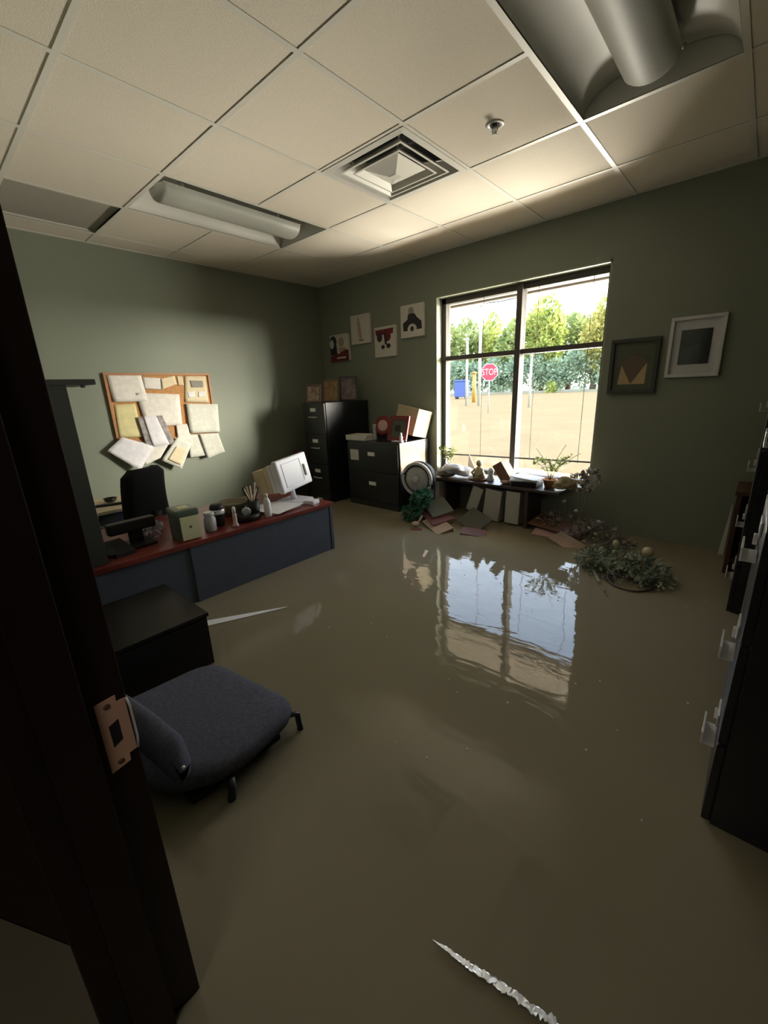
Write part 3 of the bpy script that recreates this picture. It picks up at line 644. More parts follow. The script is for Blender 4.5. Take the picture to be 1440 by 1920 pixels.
# ------------------------------------------------------------ desk
DX0, DX1, DY0, DY1 = -3.12, -2.35, .18, 2.03
t = thing('desk', 'long slate grey desk with a mahogany red top facing the doorway', 'desk', (-2.73, 1.1, 0))
part('desk_top', MB().box(DX0, DX1, DY0, DY1, .712, .74, .003), 'desktop', t, label='mahogany red top')
part('front_panel', MB().box(DX1-.035, DX1-.015, .948, DY1-.04, .05, .712), 'deskgrey', t)
part('front_panel', MB().box(DX1-.045, DX1-.022, DY0+.03, .925, .05, .712), 'deskgrey', t)
part('panel_joint', MB().box(DX1-.035, DX1-.010, .925, .948, 0, .712, .002), 'deskgrey', t)
part('end_panel', MB().box(DX0+.03, DX1-.010, DY1-.035, DY1-.010, 0, .712, .002), 'deskgrey', t)
part('end_panel', MB().box(DX0+.03, DX1-.010, DY0, DY0+.025, 0, .712, .002), 'deskgrey', t)
# return along the left wall
t = thing('credenza', 'low beige-topped credenza against the green wall under the notice board', 'cabinet', (-3.9, .8, 0))
part('credenza_top', MB().box(XL+.005, -3.62, .16, 1.16, .715, .74, .003), 'cream', t)
part('credenza_body', MB().box(XL+.015, -3.64, .18, 1.14, 0, .715, .002), 'deskgrey', t)
solo('black_dish', MB().lathe([(.02, 0), (.04, .012), (.05, .035), (.046, .035), (.036, .014)], 16, Matrix.Translation((-3.93, .98, .7405))), 'blackmatte', 'small black dish on the credenza', 'dish')
solo('black_remote', MB().box(-.09, .09, -.02, .02, 0, .018, .004, RM((-3.80, .93, .7405), 0, 0, R(70))), 'blackmatte', 'black remote control lying on the credenza', 'remote')
for k in range(4):
    solo('paper_pile', MB().box(-.105, .105, -.14, .14, 0, .03, .002, RM((-3.25, .55, .741+.0305*k), 0, 0, R(random.uniform(-8, 8)))), 'paper' if k % 2 else 'print2',
         ['white paper pile lowest beside the hutch', 'white paper pile second from the bottom beside the hutch', 'white paper pile third from the bottom beside the hutch', 'white paper pile topmost beside the hutch'][k], 'paper stack', 'paper piles beside the hutch')
# hutch on the near end
t = thing('desk_hutch', 'tall charcoal hutch standing on the near end of the desk', 'hutch', (-2.5, .35, .74))
part('back_panel', MB().box(-2.425, -2.395, .19, .528, .741, 1.62, .002), 'hutch', t)
part('side_panel', MB().box(-2.72, -2.425, .19, .21, .741, 1.62), 'hutch', t)
part('side_panel', MB().box(-2.72, -2.425, .508, .528, .741, 1.62), 'hutch', t)
part('shelf', MB().box(-2.72, -2.425, .21, .508, 1.16, 1.18), 'hutch', t)
part('top_board', MB().box(-2.74, -2.385, .17, .645, 1.62, 1.645, .003), 'hutch', t)
part('cable_clip', MB().box(-2.41, -2.39, .585, .60, 1.607, 1.62, .002), 'hutch', t)

# desk items
zt = .7405
t = thing('card_box', 'grey-green box with a pale note on top and front, on the desk', 'box', (-2.47, .965, zt), R(-6))
part('box_body', MB().box(-.09, .07, -.065, .065, 0, .165, .012), 'tissue', t, local=True)
part('box_lid', MB().box(-.094, .074, -.069, .069, .140, .185, .014), 'tissue', t, local=True)
part('note', MB().box(-.045, .035, -.03, .03, .1855, .1865), 'notecream', t, local=True, label='pale yellow note on the lid')
part('front_card', MB().box(.0745, .0775, -.045, .060, .006, .145), 'notecream', t, local=True, label='pale card on the front')
part('card_mark', MB().box(.0778, .0782, 0, .014, .075, .088), 'bookbrown', t, local=True)
# crumpled clear bag
m = MB(); m.leaves((-2.66, .85, .79), (.04, .04, .045), 80, .04, .03)
solo('plastic_bag', m, 'clearplastic', 'crumpled milky plastic bag left of the grey-green box', 'bag', kind='stuff')
def jar(c, r, h_, mt_, lidm, label, tint=None):
    t = thing('jar', label, 'jar', c)
    part('jar_body', MB().lathe([(r*.9, 0), (r, .006), (r, h_*.8), (r*.8, h_*.9), (r*.8, h_)], 18), mt_, t, local=True)
    part('lid', MB().lathe([(r*.84, h_), (r*.88, h_+.003), (r*.88, h_+.018), (r*.8, h_+.02)], 18), lidm, t, local=True)
    return t
jar((-2.47, 1.115, zt), .036, .10, 'clearplastic', 'clearplastic', 'milky plastic jar right of the grey-green box')
t = thing('coffee_cup', 'black travel mug with a steel band on the desk', 'mug', (-2.53, 1.20, zt))
part('cup_body', MB().lathe([(.030, 0), (.034, .004), (.042, .075), (.043, .082)], 20), 'blackmatte', t, local=True)
part('band', MB().lathe([(.0445, .083), (.0455, .085), (.0455, .11), (.0445, .112)], 20), 'steel', t, local=True)
part('lid', MB().lathe([(.045, .112), (.047, .116), (.042, .135), (.035, .145), (.02, .147)], 20), 'blackmatte', t, local=True)
part('handle', MB().tube([(.03, -.03, .10), (.045, -.055, .095), (.045, -.058, .05), (.03, -.03, .03)], .006, 6), 'blackmatte', t, local=True)
t = thing('glue_bottle', 'slim white bottle with a pale foot right of the travel mug', 'bottle', (-2.42, 1.255, zt))
part('bottle_body', MB().lathe([(.02, 0), (.021, .01), (.013, .02), (.013, .075), (.009, .09)], 14), 'pink', t, local=True)
part('cap', MB().lathe([(.011, .09), (.011, .12), (.006, .13)], 14), 'white', t, local=True)
t = thing('bowl_pot', 'low stone-coloured planter bowl behind the black tray', 'bowl', (-2.70, 1.40, zt))
part('bowl', MB().lathe([(.06, 0), (.09, .03), (.105, .08), (.107, .092), (.098, .092), (.09, .06)], 22), 'wovengrey', t, local=True)
t = thing('stapler_tray', 'round black desk organizer tray before the pen holder', 'organizer', (-2.50, 1.385, zt))
part('tray', MB().lathe([(.06, 0), (.085, .006), (.09, .04), (.08, .045), (.074, .02)], 22), 'blackmatte', t, local=True)
part('tape_roll', MB().lathe([(.018, -.012), (.03, -.012), (.03, .012), (.018, .012)], 16, RM((.0, 0, .052), R(90), 0, R(30))), 'clearplastic', t, local=True)
t = thing('pen_holder', 'dark pen cup full of pencils and pens on the desk', 'pen holder', (-2.56, 1.475, zt))
part('cup', MB().lathe([(.038, 0), (.042, .006), (.044, .105), (.040, .105), (.037, .012)], 18), 'blackmatte', t, local=True)
for k, (a, l_, mt_, nm) in enumerate(((0, .23, 'woodpale', 'pale wooden'), (40, .19, 'blackmatte', 'black'), (100, .17, 'steel', 'steel'), (160, .19, 'woodpale', 'pale wooden'), (215, .18, 'cream', 'cream'), (260, .20, 'blackmatte', 'black'), (310, .21, 'woodpale', 'pale wooden'))):
    d = Vector((math.cos(R(a))*.3, math.sin(R(a))*.38, 1)).normalized()
    b0 = Vector((-2.56, 1.475, zt+.015)) - Vector((d.x, d.y, 0))*.03
    solo('pencil', MB().tube([b0, b0+d*l_], .0055, 6), mt_, '%s pen leaning %s in the dark pen cup' % (nm, ['towards the door', 'towards the window', 'to the window side', 'to the back right', 'to the back left', 'towards the near end', 'to the front left'][k]), 'pen', 'pens in the desk cup')
t = thing('lotion_bottle', 'upright white bottle beside the pen cup', 'bottle', (-2.43, 1.505, zt))
part('bottle_body', MB().lathe([(.022, 0), (.024, .006), (.024, .10), (.016, .125), (.010, .135)], 16), 'white', t, local=True)
part('cap', MB().lathe([(.010, .135), (.011, .137), (.011, .16), (.008, .163)], 12), 'whitemetal', t, local=True)
for k, (x, y, a) in enumerate(((-2.55, 1.66, 6), (-2.60, 1.72, -8), (-2.52, 1.655, 16))):
    solo('paper_sheaf', MB().box(-.108, .108, -.14, .14, 0, .006, .001, RM((x, y, zt+.0065*k), 0, 0, R(a))), 'paper',
         ['white sheaf of papers lowest beside the document stand', 'white sheaf in the middle beside the document stand', 'white sheaf on top beside the document stand'][k], 'paper stack', 'sheaves of paper on the desk')
# white desk document organizer on a foot
t = thing('document_stand', 'white desktop document organizer with cream files on a small foot', 'organizer', (-2.60, 1.88, zt), R(15))
mt = RM((0, 0, .10), R(5), R(-10), R(-3))
for k, (x0, x1, y0, y1, z1, mm_) in enumerate(((-.27, -.16, -.13, .12, .20, 'cream'), (-.155, -.115, -.13, .13, .215, 'cream'), (-.11, -.075, -.13, .13, .225, 'paper'), (-.07, -.04, -.13, .13, .23, 'paper'))):
    part('file', MB().box(x0, x1, y0, y1, .01, z1, .003, mt), mm_, t, local=True)
part('front_plate', MB().box(-.035, .01, -.145, .20, 0, .25, .012, mt), 'white', t, local=True)
m = MB()
for a in ((-.09, .11, .21, .216), (-.09, .11, .035, .041), (-.096, -.09, .035, .216), (.11, .116, .035, .216)): m.box(.010, .0125, a[0], a[1], a[2], a[3], 0, mt)
part('recess_line', m, 'clearplastic', t, local=True)
part('clip', MB().box(.010, .018, .135, .150, .07, .16, .002, mt), 'inkgrey', t, local=True, label='dark grey clip')
part('neck', MB().tube([(-.03, 0, .02), (-.05, .0, .125)], .022, 10), 'white', t, local=True)
part('foot', MB().box(-.13, .08, -.08, .10, 0, .02, .006), 'white', t, local=True)
solo('adapter_block', MB().box(-.045, .045, -.04, .04, 0, .03, .005, RM((-2.45, 1.90, zt), 0, 0, R(15))), 'white', 'white block lying in front of the document organizer', 'block')

# office chair behind the desk
t = thing('office_chair', 'black high-backed office chair behind the desk', 'office chair', (-3.48, .98, 0), R(0))
m = MB(); n = 10
G = []
for i in range(n+1):
    v = i/n; z = .60+.47*v; wv = .20*(1-.10*v) if v < .9 else .20*.9*math.sqrt(max(0, 1-((v-.9)/.13)**2))
    lean = -.03*v + .02*math.sin(v*math.pi)
    G.append([(lean+.03*(abs(u)**2)*1.2, u*wv, z) for u in [k/4-1 for k in range(9)]])
for off in (0, 1):
    pass
A = [[m.b.verts.new((p[0]+.035, p[1], p[2])) for p in r_] for r_ in G]; B = [[m.b.verts.new((p[0]-.03, p[1]*.96, p[2])) for p in r_] for r_ in G]
fs = []
for i in range(n):
    for j in range(8): fs += [m.b.faces.new([A[i][j], A[i][j+1], A[i+1][j+1], A[i+1][j]]), m.b.faces.new([B[i][j], B[i+1][j], B[i+1][j+1], B[i][j+1]])]
    fs += [m.b.faces.new([A[i][0], A[i+1][0], B[i+1][0], B[i][0]]), m.b.faces.new([A[i][8], B[i][8], B[i+1][8], A[i+1][8]])]
for j in range(8): fs += [m.b.faces.new([A[0][j], B[0][j], B[0][j+1], A[0][j+1]]), m.b.faces.new([A[n][j], A[n][j+1], B[n][j+1], B[n][j]])]
m._tag(fs, True)
t.rotation_euler = (0, 0, R(-150))
bmesh.ops.translate(m.b, vec=(-.20, 0, 0), verts=m.b.verts[:]); part('backrest', m, 'meshblack', t, local=True)
part('seat', MB().box(-.17, .33, -.25, .25, .45, .53, .03), 'meshblack', t, local=True)
part('back_bar', MB().tube([(.1, 0, .47), (-.20, 0, .50), (-.24, 0, .75)], .03, 8), 'blackmatte', t, local=True)
for s in (-1, 1):
    ar = part('armrest', MB().box(-.10, .22, s*.27-.035, s*.27+.035, .66, .695, .014), 'blackmatte', t, local=True)
    part('armrest_post', MB().box(.02, .10, s*.27-.018, s*.27+.018, .48, .66, .008), 'blackmatte', t, local=True)
part('gas_column', MB().lathe([(.03, .1), (.03, .3), (.02, .3), (.02, .47)], 12, Matrix.Translation((.08, 0, 0))), 'blackmatte', t, local=True)
for k in range(5):
    a = R(72*k); part('base_spoke', MB().tube([(.08, 0, .12), (.08+.3*math.cos(a), .3*math.sin(a), .06)], [.025, .015], 8), 'blackmatte', t, local=True)
# speaker-phone and dark screen on the desk edge before the chair
t = thing('desk_phone', 'black desk telephone on the near end of the desk top', 'telephone', (-2.52, .60, zt), R(8))
part('phone_base', MB().prism([(.08, -.035, 0), (-.08, -.035, 0), (-.08, -.035, .06), (.08, -.035, .02)], (0, .10, 0)), 'blackmatte', t, local=True)
part('handset', MB().tube([(-.09, -.06, .075), (-.05, -.06, .055), (.05, -.06, .04), (.09, -.06, .05)], [.022, .013, .013, .022], 8), 'blackmatte', t, local=True)
t = thing('monitor_stand', 'black flat monitor seen from behind, low on the near end of the desk', 'monitor', (-2.60, .72, zt), R(3))
part('screen', MB().box(-.03, .03, -.125, .125, .085, .150, .012, RM((0, 0, 0), 0, R(0), 0)), 'blackmetal', t, local=True)
part('stand_neck', MB().box(-.02, .015, -.02, .05, .012, .09, .004), 'blackmatte', t, local=True)
part('stand_foot', MB().box(-.08, .09, -.09, .09, 0, .014, .005), 'blackmatte', t, local=True)

# ------------------------------------------------------------ black pedestal and guest chair
t = thing('file_pedestal', 'low black box cabinet standing in the water before the desk', 'cabinet', (-1.95, .51, 0), 0)
part('body', MB().box(-2.19, -1.725, .31, .695, 0, .600, .003), 'boxblack', t)
part('top', MB().box(-2.195, -1.718, .305, .702, .600, .618, .003), 'boxblack', t)
part('drawer_front', MB().box(-1.724, -1.716, .315, .690, .37, .595, .002), 'boxblack', t)

# guest chair: seat corners measured on the water plane
t = thing('guest_chair', 'dark blue-grey upholstered guest chair half under water beside the door frame', 'chair', (-1.32, .47, WATER-.3), 0)
def cushion(pts, z0, z1, dome, n=14, inset=.05):
    """rounded cushion over a closed outline"""
    m = MB(); c = Vector((sum(p[0] for p in pts)/len(pts), sum(p[1] for p in pts)/len(pts)))
    lev = [(0.90, z0), (0.975, z0+.3*(z1-z0)), (1.0, z0+.6*(z1-z0)), (.985, z0+.85*(z1-z0)), (.94, z1), (.8, z1+dome*.5), (.55, z1+dome*.85), (.25, z1+dome)]
    rings = [[m.b.verts.new((c.x+(p[0]-c.x)*s, c.y+(p[1]-c.y)*s, z)) for p in pts] for s, z in lev]
    N = len(pts); fs = []
    for i in range(len(rings)-1):
        for k in range(N): fs.append(m.b.faces.new([rings[i][k], rings[i][(k+1) % N], rings[i+1][(k+1) % N], rings[i+1][k]]))
    fs += [m.b.faces.new(rings[0][::-1]), m.b.faces.new(rings[-1])]; m._tag(fs, True); return m
def rounded(corners, rad=.09, k=5):
    out = []; n = len(corners)
    for i in range(n):
        p0, p1, p2 = Vector(corners[i-1]), Vector(corners[i]), Vector(corners[(i+1) % n])
        a = p1+(p0-p1).normalized()*rad; c = p1+(p2-p1).normalized()*rad
        for j in range(k+1):
            u = j/k; out.append(tuple((1-u)**2*a+2*u*(1-u)*p1+u*u*c))
    return out
seat = rounded([(-1.035, .41), (-1.09, .715), (-1.60, .635), (-1.63, .22), (-1.15, .22)], .10)
part('seat', cushion(seat, .395, .470, .012), 'fabric', t)
# low curved backrest towards the camera side
m = MB(); n = 16; prof = []
for i in range(n+1):
    u = i/n; x = -1.045-.52*u
    zt_ = .628 + .012*math.sin(u*math.pi) - (.07*(1-u*8)**2 if u < .125 else 0)
    prof.append((x, .318-.07*u**1.3, zt_))
A = []
for (x, y, z) in prof:
    zb_ = max(.385, .52-.6*max(0, -1.045-x))
    ring = []
    for k in range(8):
        v = [(0, zb_), (.045, zb_), (.055, max(.5, zb_+.03)), (.05, z-.03), (.03, z), (.008, z-.004), (-.006, z-.04), (-.004, max(.5, zb_+.03))][k]
        v = (v[0]*(.25 if x > -1.05 else .75 if x > -1.08 else 1), v[1])
        ring.append(m.b.verts.new((x, y-.045+v[0]+.12*(.62-v[1])*.5, v[1])))
    A.append(ring)
fs = []
for i in range(n):
    for k in range(8): fs.append(m.b.faces.new([A[i][k], A[i][(k+1) % 8], A[i+1][(k+1) % 8], A[i+1][k]]))
fs += [m.b.faces.new(A[0][::-1]), m.b.faces.new(A[-1])]; m._tag(fs, True)
part('backrest', m, 'fabric', t)
part('frame_stud', MB().ball((-1.036, .285, .57), .006, 1), 'steel', t)
part('underframe', MB().box(-1.50, -1.09, .30, .62, .372, .398, .01), 'blackmatte', t)
part('leg', MB().tube([(-1.17, .60, .385), (-1.12, .68, .42), (-1.098, .70, .42), (-1.085, .70, .34), (-1.07, .71, .1)], .012, 8), 'blackmetal', t)
part('leg', MB().tube([(-1.16, .42, .38), (-1.06, .415, .405), (-1.025, .40, .40), (-1.03, .39, .34), (-1.035, .385, .1)], .013, 8), 'blackmetal', t)
part('leg', MB().tube([(-1.50, .62, .385), (-1.56, .66, .37), (-1.57, .66, .1)], .012, 8), 'blackmetal', t)
part('leg', MB().tube([(-1.52, .28, .385), (-1.58, .24, .37), (-1.59, .23, .1)], .012, 8), 'blackmetal', t)

# ------------------------------------------------------------ low bookcase under the window
t = thing('low_bookcase', 'low open bookcase standing in the water under the window', 'bookcase', (-1.8, 3.45, 0))
part('shelf_top', MB().box(-2.49, -1.10, 3.29, 3.598, .690, .712, .003), 'shelfwood', t)
part('side_panel', MB().box(-2.48, -2.455, 3.30, 3.60, 0, .69), 'shelfwood', t)
part('side_panel', MB().box(-1.385, -1.355, 3.30, 3.60, 0, .69), 'shelfwood', t)
part('divider', MB().box(-2.20, -2.18, 3.32, 3.59, 0, .69), 'shelfwood', t)
part('back_panel', MB().box(-2.455, -1.385, 3.585, 3.597, 0, .69), 'shelfback', t)
part('inner_shelf', MB().box(-2.455, -1.385, 3.31, 3.585, .33, .35), 'shelfwood', t)
def binder(label, x, w_, z0, h_, tilt, y=3.31, mt_='binder', stripe=None):
    t = thing('binder', label, 'binder', (x, y, z0), group='binders in the low bookcase')
    mt = RM((0, 0, 0), 0, R(tilt), 0)
    part('cover', MB().box(-w_/2, -w_/2+.004, 0, .25, 0, h_, .001, mt).box(w_/2-.004, w_/2, 0, .25, 0, h_, .001, mt).box(-w_/2, w_/2, 0, .005, 0, h_, .001, mt), mt_, t, local=True)
    part('pages', MB().box(-w_/2+.008, w_/2-.008, .01, .24, .01, h_-.02, 0, mt), 'paper', t, local=True)
    if stripe: part('spine_label', MB().box(-w_*.32, w_*.05, -.002, 0, .02, h_-.03, 0, mt), stripe, t, local=True)
binder('pale binder with a pink spine label at the left end of the low bookcase', -2.345, .065, .40, .275, 0, mt_='matwhite', stripe='binderpink')
binder('narrow pale binder right beside the pink-labelled one', -2.275, .05, .40, .275, 0, mt_='matwhite')
binder('white binder leaning to the left in the low bookcase', -1.90, .11, .43, .245, 18)
binder('broad white binder hanging low in the middle of the low bookcase', -1.70, .16, .38, .28, 6)
binder('white binder standing at the right end of the low bookcase', -1.50, .13, .38, .285, 2)
zt = .7125
# things on the bookcase top, left to right
m = MB()
def lump(m, c, r, sq, seed, amp=.25, sub=3):
    random.seed(seed); t = bmesh.new(); bmesh.ops.create_icosphere(t, subdivisions=sub, radius=1)
    ph = [(Vector((random.gauss(0, 1), random.gauss(0, 1), random.gauss(0, 1)))*3.2, random.uniform(0, 6)) for _ in range(7)]
    for v in t.verts:
        d = v.co.normalized(); q = 1+amp*sum(math.sin(d.dot(a)+b_) for a, b_ in ph)/4
        v.co = Vector((c[0]+d.x*q*r*sq[0], c[1]+d.y*q*r*sq[1], max(c[2]-r*sq[2]*.55, c[2]+d.z*q*r*sq[2])))
    m.add(t, None, True)
lump(m, (-2.20, 3.42, zt+.055), .1, (.85, .85, .6), 3); lump(m, (-2.05, 3.43, zt+.05), .1, (1.0, .8, .55), 4); lump(m, (-2.13, 3.38, zt+.09), .1, (1.1, .6, .38), 8)
solo('folded_cloth', m, 'cloth', 'crumpled grey-white cloth bundle at the left end of the bookcase top', 'cloth')
lump_m = MB(); lump(lump_m, (-2.22, 3.36, zt+.025), .1, (.9, .5, .3), 5)
solo('dark_bag', lump_m, 'framegrey', 'flat dark pouch under the cloth bundle', 'bag')
def pot_plant(label, c, pot_r, pot_h, n, rad, leaf, mt_, potm='terracotta', stems=6, tall=.2, name='potted_plant', droop=0.0):
    t = thing(name, label, 'plant', c)
    part('pot', MB().lathe([(pot_r*.7, 0), (pot_r, pot_h*.85), (pot_r*1.08, pot_h*.87), (pot_r*1.08, pot_h), (pot_r*.9, pot_h), (pot_r*.85, pot_h*.8)], 16), potm, t, local=True)
    for k in range(stems):
        a = 2*math.pi*k/stems+random.random(); e_ = Vector((math.cos(a)*rad, math.sin(a)*rad*.8, pot_h+tall*random.uniform(.6, 1)))
        pts = [Vector((0, 0, pot_h*.8)).lerp(e_, q)+Vector((0, 0, .25*tall*math.sin(q*math.pi)-droop*q*q)) for q in (0, .25, .5, .75, 1)]
        st = part('stem', MB().tube(pts, .0022, 5), mt_, t, local=True)
        m = MB()
        for j in range(n):
            q = random.uniform(.25, 1)*4; i = min(3, int(q)); p = pts[i].lerp(pts[i+1], q-i)
            m.leaf(p, (random.uniform(-1, 1), random.uniform(-1, 1), random.uniform(-.3, 1)), leaf*random.uniform(.6, 1.2), leaf*.45)
        q_ = part('leaf_cluster', m, mt_, st, local=True)
    return t
random.seed(11)
pot_plant('small leafy pot plant at the far left of the window sill', (-2.38, 3.68, WZ0+.015), .045, .06, 14, .09, .05, 'palegreen', tall=.18, stems=6)
solo('sail_ornament', MB().prism([(-2.15, 3.66, WZ0+.015), (-2.03, 3.66, WZ0+.015), (-2.13, 3.66, WZ0+.20)], (0, .012, 0)), 'figure', 'small pointed tan ornament on the sill behind the cloth bundle', 'ornament')
t = thing('figurine', 'cream seated figurine on a dark plinth on the bookcase top', 'figurine', (-1.87, 3.40, zt))
part('plinth', MB().box(-.075, .075, -.05, .05, 0, .018, .004), 'bookbrown', t, local=True)
m = MB(); m.lathe([(.055, .018), (.06, .04), (.042, .08), (.034, .11), (.02, .125), (.012, .13)], 16); m.ball((0, 0, .155), .030, 2, (1, 1, 1.1)); m.tube([(-.035, -.01, .105), (-.055, -.035, .07), (-.02, -.055, .05)], .012, 7); m.tube([(.035, -.01, .105), (.055, -.035, .07), (.02, -.055, .05)], .012, 7); m.tube([(0, 0, .115), (0, 0, .14)], .012, 8)
part('body', m, 'figure', t, local=True)
solo('glass_ornament', MB().lathe([(.03, 0), (.034, .01), (.022, .05), (.03, .09), (.01, .12)], 16, Matrix.Translation((-1.765, 3.42, zt))), 'paper_blue', 'shiny pale glass ornament right of the figurine', 'ornament')
t = thing('book', 'brown hardback book tipped diagonally against the window', 'book', (-1.60, 3.45, zt+.004))
mt = RM((.02, 0, 0), 0, R(-33), R(6))
part('cover', MB().box(-.045, -.041, -.08, .08, 0, .20, .001, mt).box(.041, .045, -.08, .08, 0, .20, .001, mt).box(-.045, .045, -.082, -.078, 0, .20, .001, mt), 'bookbrown', t, local=True)
part('pages', MB().box(-.041, .041, -.077, .075, .004, .196, 0, mt), 'cardboard', t, local=True)
solo('paper_wad', MB().ball((-1.60, 3.37, zt+.018), .03, 2, (1.5, .8, .6)), 'pink', 'small crumpled pink paper under the tipped book', 'paper')
t = thing('black_tray_stack', 'dark tray with pale lids on the bookcase top', 'tray', (-1.42, 3.42, zt))
part('tray', MB().box(-.11, .11, -.08, .08, 0, .045, .006), 'blackmatte', t, local=True)
part('lid', MB().box(-.13, .12, -.09, .09, .046, .058, .004, RM((0, 0, 0), 0, R(-3), R(8))), 'paper_blue', t, local=True)
part('lid', MB().box(-.12, .11, -.09, .09, .060, .070, .004, RM((0, 0, .004), 0, R(3), R(-5))), 'paper', t, local=True)
random.seed(5)
pot_plant('spindly dried plant in a terracotta pot in the middle of the bookcase top', (-1.235, 3.44, zt), .055, .07, 12, .15, .045, 'palegreen', stems=9, tall=.20)
m = MB()
for a, l_ in ((-30, .26), (25, .30), (60, .24)): m.tube([(-1.235, 3.44, zt+.06), (-1.235+.10*math.sin(R(a)), 3.44, zt+.06+l_*.6), (-1.235+.26*math.sin(R(a)), 3.43, zt+.06+l_)], .002, 5)
solo('dry_stalk', m, 'straw', 'long dry stalks arching out of the terracotta pot', 'stalk', kind='stuff')
m = MB(); lump(m, (-1.10, 3.40, zt+.045), .09, (1.0, .8, .6), 14, .35)
solo('dried_bouquet', m, 'straw', 'tan crumpled dried bouquet at the right end of the bookcase top', 'bouquet')
random.seed(21)
def foliage(name, label, cat, blobs, mt_, n, L_, W_, extra=None):
    cs = blobs[0]; t = thing(name, label, cat, cs[0])
    for c, rad in blobs:
        part('foliage', MB().leaves(c, rad, n, L_, W_), mt_, t, kind='stuff')
    if extra: extra(t)
    return t
def stems_to(t, base, tips, mt_='straw', r=.003):
    for tip in tips:
        b_ = Vector(base); e_ = Vector(tip); mid = b_.lerp(e_, .5)+Vector((0, 0, .05))
        part('stem', MB().tube([b_, mid, e_], [r, r*.8, r*.5], 5), mt_, t)
foliage('dried_flowers', 'dull grey dried flower bunch standing at the right end of the window', 'bouquet',
        [((-1.0, 3.43, .78), (.08, .06, .07)), ((-.93, 3.45, .82), (.055, .05, .075))], 'dullflower', 90, .05, .03,
        lambda t: stems_to(t, (-.98, 3.42, WATER-.02), [(-1.0, 3.42, .78), (-.93, 3.45, .80), (-.96, 3.40, .74)]))

# round disc fan with a green plant before it
t = thing('disc_fan', 'round light grey desk fan standing between low cabinet and bookcase', 'fan', (-2.36, 3.12, 0), R(8))
def ringm(r, rt, y, n=28, z=.72):
    return MB().tube([(r*math.cos(2*math.pi*k/n), y, z+r*math.sin(2*math.pi*k/n)) for k in range(n+1)], rt, 6, cap=False)
part('outer_ring', ringm(.150, .016, -.03), 'fangrey', t, local=True)
part('rear_shroud', MB().lathe([(.13, 0), (.16, .01), (.168, .05), (.15, .10), (.08, .14), (.04, .15)], 28, RM((0, -.02, .72), R(-90), 0, 0)), 'blackmatte', t, local=True)
part('disc', MB().lathe([(.118, 0), (.12, .004), (.05, .018), (.0405, .02)], 28, RM((0, -.025, .72), R(90), 0, 0)), 'fangrey', t, local=True)
part('hub', MB().lathe([(.036, 0), (.036, .015), (.02, .024)], 18, RM((0, -.042, .72), R(90), 0, 0)), 'fangrey', t, local=True, label='darker hub')
m = MB()
for k in range(24):
    a = 2*math.pi*k/24; m.tube([(.04*math.cos(a), -.046, .72+.04*math.sin(a)), (.10*math.cos(a), -.052, .72+.10*math.sin(a)), (.145*math.cos(a), -.035, .72+.145*math.sin(a))], .0016, 4)
part('guard_wire', m, 'fangrey', t, local=True, kind='stuff')
part('stand', MB().tube([(0, .06, .60), (0, .06, .02)], .018, 8).lathe([(.15, 0), (.15, .012), (.03, .03)], 20, Matrix.Translation((0, .06, 0))), 'blackmatte', t, local=True)
random.seed(31)
foliage('floating_plant', 'bright green leafy plant in front of the grey fan', 'plant',
        [((-2.20, 2.97, .60), (.085, .06, .07)), ((-2.25, 2.95, .50), (.08, .06, .09)), ((-2.33, 2.93, .43), (.06, .05, .06))], 'green', 110, .055, .035,
        lambda t: stems_to(t, (-2.24, 2.98, .34), [(-2.20, 2.97, .62), (-2.28, 2.95, .55), (-2.16, 2.96, .58)], 'green'))

# ------------------------------------------------------------ floating things
def book(label, c, w_, h_, th, rx, ry, rz, cover, pages='cardboard', g='books and boards floating by the bookcase'):
    t = thing('book', label, 'book', c, R(rz), g); mt = RM((0, 0, 0), R(rx), R(ry), 0)
    part('cover', MB().box(-w_/2, w_/2, -h_/2, h_/2, 0, .004, .001, mt).box(-w_/2, w_/2, -h_/2, h_/2, th-.004, th, .001, mt).box(-w_/2, -w_/2+.004, -h_/2, h_/2, .004, th-.004, 0, mt), cover, t, local=True)
    part('pages', MB().box(-w_/2+.005, w_/2-.006, -h_/2+.005, h_/2-.005, .004, th-.004, 0, mt), pages, t, local=True)
book('dull green book lying highest on the floating pile left of the bookcase', (-2.10, 3.08, .465), .28, .20, .035, 14, 14, -35, 'bookgreen')
book('maroon book with pale pages slanting under the green one', (-2.08, 3.02, .41), .34, .20, .04, 12, 10, -32, 'bookred')
book('tan book with swollen pages floating nearest the camera in the pile', (-1.98, 2.90, .350), .30, .16, .05, 16, 8, -28, 'cardboard', 'cardboard')
book('small maroon book floating right of the tan swollen one', (-1.66, 2.95, .345), .20, .13, .03, 8, 5, 20, 'bookred')
solo('cardboard_sheet', MB().box(-.13, .13, -.10, .10, 0, .005, .001, RM((-1.74, 3.10, .42), R(30), R(12), R(-20))), 'framegrey', 'dark grey board propped against the binders', 'board')
solo('white_ornament', MB().ball((-2.17, 2.82, .385), .028, 2, (1.3, 1, .8)).tube([(-2.15, 2.83, .39), (-2.12, 2.85, .46)], .009, 7), 'woodpale', 'small pinkish white ornament at the left tip of the floating pile', 'ornament')
solo('maroon_scrap', MB().box(-.05, .05, -.03, .03, 0, .012, .003, RM((-2.12, 2.76, .352), 0, 0, R(30))), 'bookred', 'small maroon scrap floating below the white ornament', 'scrap')
book('pale pink open pamphlet floating right of the bookcase', (-1.175, 3.27, .352), .20, .15, .02, 3, 2, 8, 'pink', 'pink')
book('tan box lid floating to the right of the pink pamphlet', (-.97, 3.14, .352), .24, .15, .03, 10, 12, -22, 'cardboard', 'cardboard')
